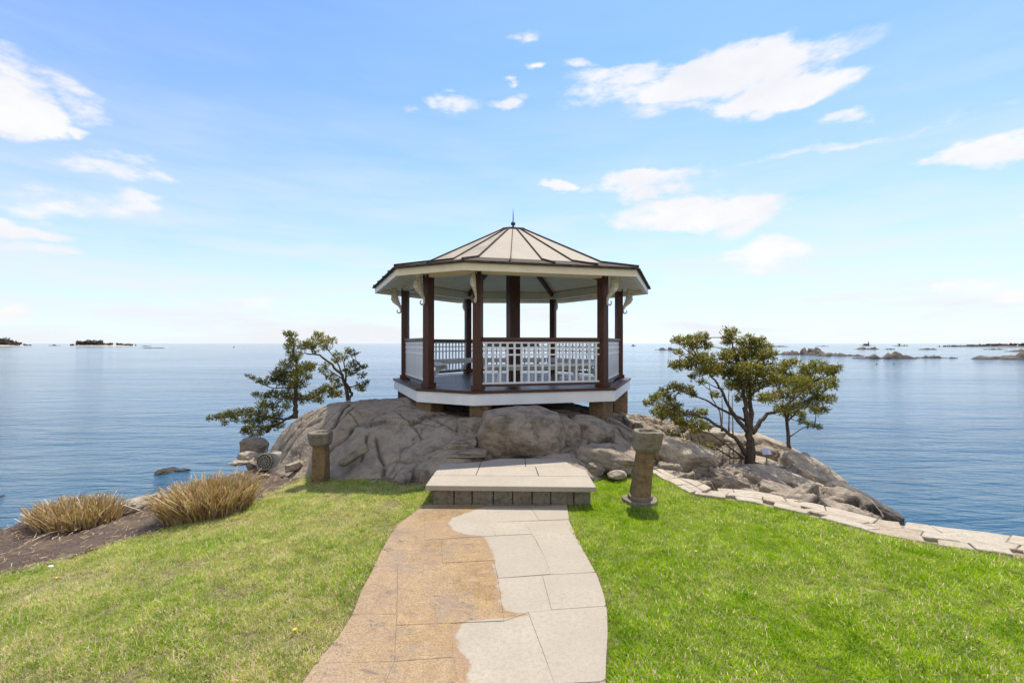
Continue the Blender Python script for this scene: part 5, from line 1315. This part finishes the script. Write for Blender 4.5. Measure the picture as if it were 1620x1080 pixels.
# far shores with trees
def wood(x0, x1, ytop, ybase, n, label, seed, land_h=.3, name='far_shore', sand=True, cat='shore', shape=None):
    D = (EYE - WATER) * F / (ybase - CY); a = px(x0, ybase, D); b = px(x1, ybase, D); H = (ybase - ytop) / F * D
    t = empty(name, ((a.x + b.x) / 2, D, WATER)); tag(t, label, cat); r = random.Random(seed); o = Vector(t.location)
    m = MB(); nx = 40; L_ = b.x - a.x; dep = L_ * .25; vs = []
    for j in range(5):
        for i in range(nx + 1):
            u = i / nx * 2 - 1; v = j / 4 * 2 - 1; vs.append((o.x + u * L_ / 2, o.y + v * dep / 2, WATER + H * land_h * max(0, 1 - u ** 4) * max(0, 1 - v * v) * (.7 + .6 * mn.noise((u * 4 + seed, v, 1))) - .03 * H))
    m.add(vs, [(j * (nx + 1) + i, j * (nx + 1) + i + 1, (j + 1) * (nx + 1) + i + 1, (j + 1) * (nx + 1) + i) for j in range(4) for i in range(nx)]); m.build('shore_land', M['beach' if sand else 'islet_stone'], t)
    for k in range(n):
        u = r.uniform(-.92, .92); env = shape(u) if shape else (1 - abs(u) ** 2.5)
        if env <= .05: continue
        h = H * env * r.uniform(.6, 1.0); x = o.x + u * L_ / 2; y = o.y + r.uniform(-.1, .3) * dep
        B = [(x + r.uniform(-.25, .25) * h, y + r.uniform(-.2, .2) * h, WATER + h * r.uniform(.25, .80), h * r.uniform(.20, .32)) for _ in range(6)]
        mt_ = MB(); mt_.tube([(x, y, WATER), (x, y, WATER + h * .7)], h * .03, 5); tk = mt_.build('tree', M['far_bark'], t)
        V, Fq, T = sprays([(q[0], q[1], q[2], .15 * 1.0) for q in B], 9, .05, .02, seed + k)
        # scale sprays to tree size
        V = V.reshape(6, -1, 3) if False else V
        cnt = len(V) // 6
        VV = []
        V, Fq, T = [], [], []
        rg = np.random.default_rng(seed * 31 + k)
        for (bx, by, bz, br) in B:
            q = 60; c_ = rg.normal(size=(q, 3)); c_ /= np.linalg.norm(c_, axis=1)[:, None]; c_ = c_ * (rg.random(q) ** .4)[:, None] * br + np.array([bx, by, bz])
            d1 = rg.normal(size=(q, 3)) * br * .17; d2 = rg.normal(size=(q, 3)) * br * .17
            V.append(np.stack([c_ - d1, c_ + d2, c_ + d1, c_ - d2], 1).reshape(-1, 3)); T.append(np.repeat(rg.random(q), 4))
        V = np.concatenate(V) - np.array(o); T = np.concatenate(T)
        np_mesh('foliage', V, np.arange(len(V)).reshape(-1, 4), M['far_leaf'], tk, smooth=False, attrs={'tint': T})
    return t
wood(-160, 44, 533, 547, 150, 'wooded dark headland with a sandy foot at the far left edge', 5, .22, 'headland', True, 'headland', lambda u: 1 if u < .55 else max(.0, (.97 - u) * 2.3))
wood(105, 218, 537, 547, 75, 'low tree-topped island with a sandy beach at the far left', 7, .22, 'wooded_island', True, 'island', lambda u: .35 if u < -.7 else (1.0 if u < .0 else .62 - .3 * u))
wood(1490, 1800, 541, 548.5, 220, 'long low wooded shore on the horizon at the far right', 9, .35, 'far_shore', False, 'shore', lambda u: min(1.0, .35 + (u + 1) * .6))
wood(1412, 1438, 542.8, 547.2, 5, 'tiny tree-topped islet left of the far wooded shore', 11, .35, 'wooded_islet', False, 'islet')
islet(78, 96, 545.2, 546.6, 'tiny reef between the headland and the tree-topped island', 15)
islet(222, 258, 549, 550.6, 'thin reef in the water right of the tree-topped island', 16)
islet(224, 240, 546.6, 547.6, 'shorter farther reef right of the tree-topped island', 17)
lh, c, D = islet(1360, 1384, 544.5, 546.8, 'small islet carrying the far lighthouse', 18)
k = D / F
l_ = empty('lighthouse', (px(1372, 546, D).x, D, WATER + .4)); tag(l_, 'tiny lighthouse on the horizon right of the large cedar', 'lighthouse')
m = MB(); q = l_.location; m.box((q.x - 2 * k, q.y, q.z + 1.7 * k), (5 * k, 4 * k, 2.4 * k)); m.build('keeper_house', M['hewn_stone'], l_)
m = MB(); m.tube([(q.x + 2 * k, q.y, q.z), (q.x + 2 * k, q.y, q.z + 6 * k)], [1.0 * k, .6 * k], 8); m.build('tower', M['boat_paint'], l_)
# two cormorants / floats, boat, buoys
def buoy(x, y, label, s=1.0):
    D = (EYE - WATER) * F / (y - CY); p = px(x, y, D); k = D / F * s; m = MB()
    prof = [(1.6, -1), (1.9, 0), (1.3, 1.2), (.5, 1.6), (.4, 3), (.05, 3.4)]
    vs = [(p.x + r * k * math.cos(2 * math.pi * j / 10), p.y + r * k * math.sin(2 * math.pi * j / 10), WATER + z * k) for r, z in prof for j in range(10)]
    m.add(vs, [(i * 10 + j, i * 10 + (j + 1) % 10, (i + 1) * 10 + (j + 1) % 10, (i + 1) * 10 + j) for i in range(len(prof) - 1) for j in range(10)]); o = m.build('buoy', M['buoy_paint']); tag(o, label, 'buoy')
buoy(1387, 576, 'dark buoy in the right water, left of a pair', .7); buoy(1414, 576, 'dark buoy in the right water, right of a pair', .7)
buoy(370, 549.5, 'thin dark buoy far out on the left water', .7)
D = 620.; p = px(1002, 546.3, D); k = D / F; b_ = empty('boat', (p.x, p.y, WATER)); tag(b_, 'tiny boat on the horizon right of the summerhouse', 'boat')
m = MB(); m.prism([(p.x - 3 * k, p.y - k), (p.x + 2 * k, p.y - k), (p.x + 3.6 * k, p.y), (p.x + 2 * k, p.y + k), (p.x - 3 * k, p.y + k)], WATER - .1, WATER + 1.1 * k); m.build('hull', M['boat_paint'], b_)
m = MB(); m.box((p.x - .4 * k, p.y, WATER + 1.9 * k), (2.2 * k, 1.4 * k, 1.5 * k)); m.build('cabin', M['hewn_stone'], b_)
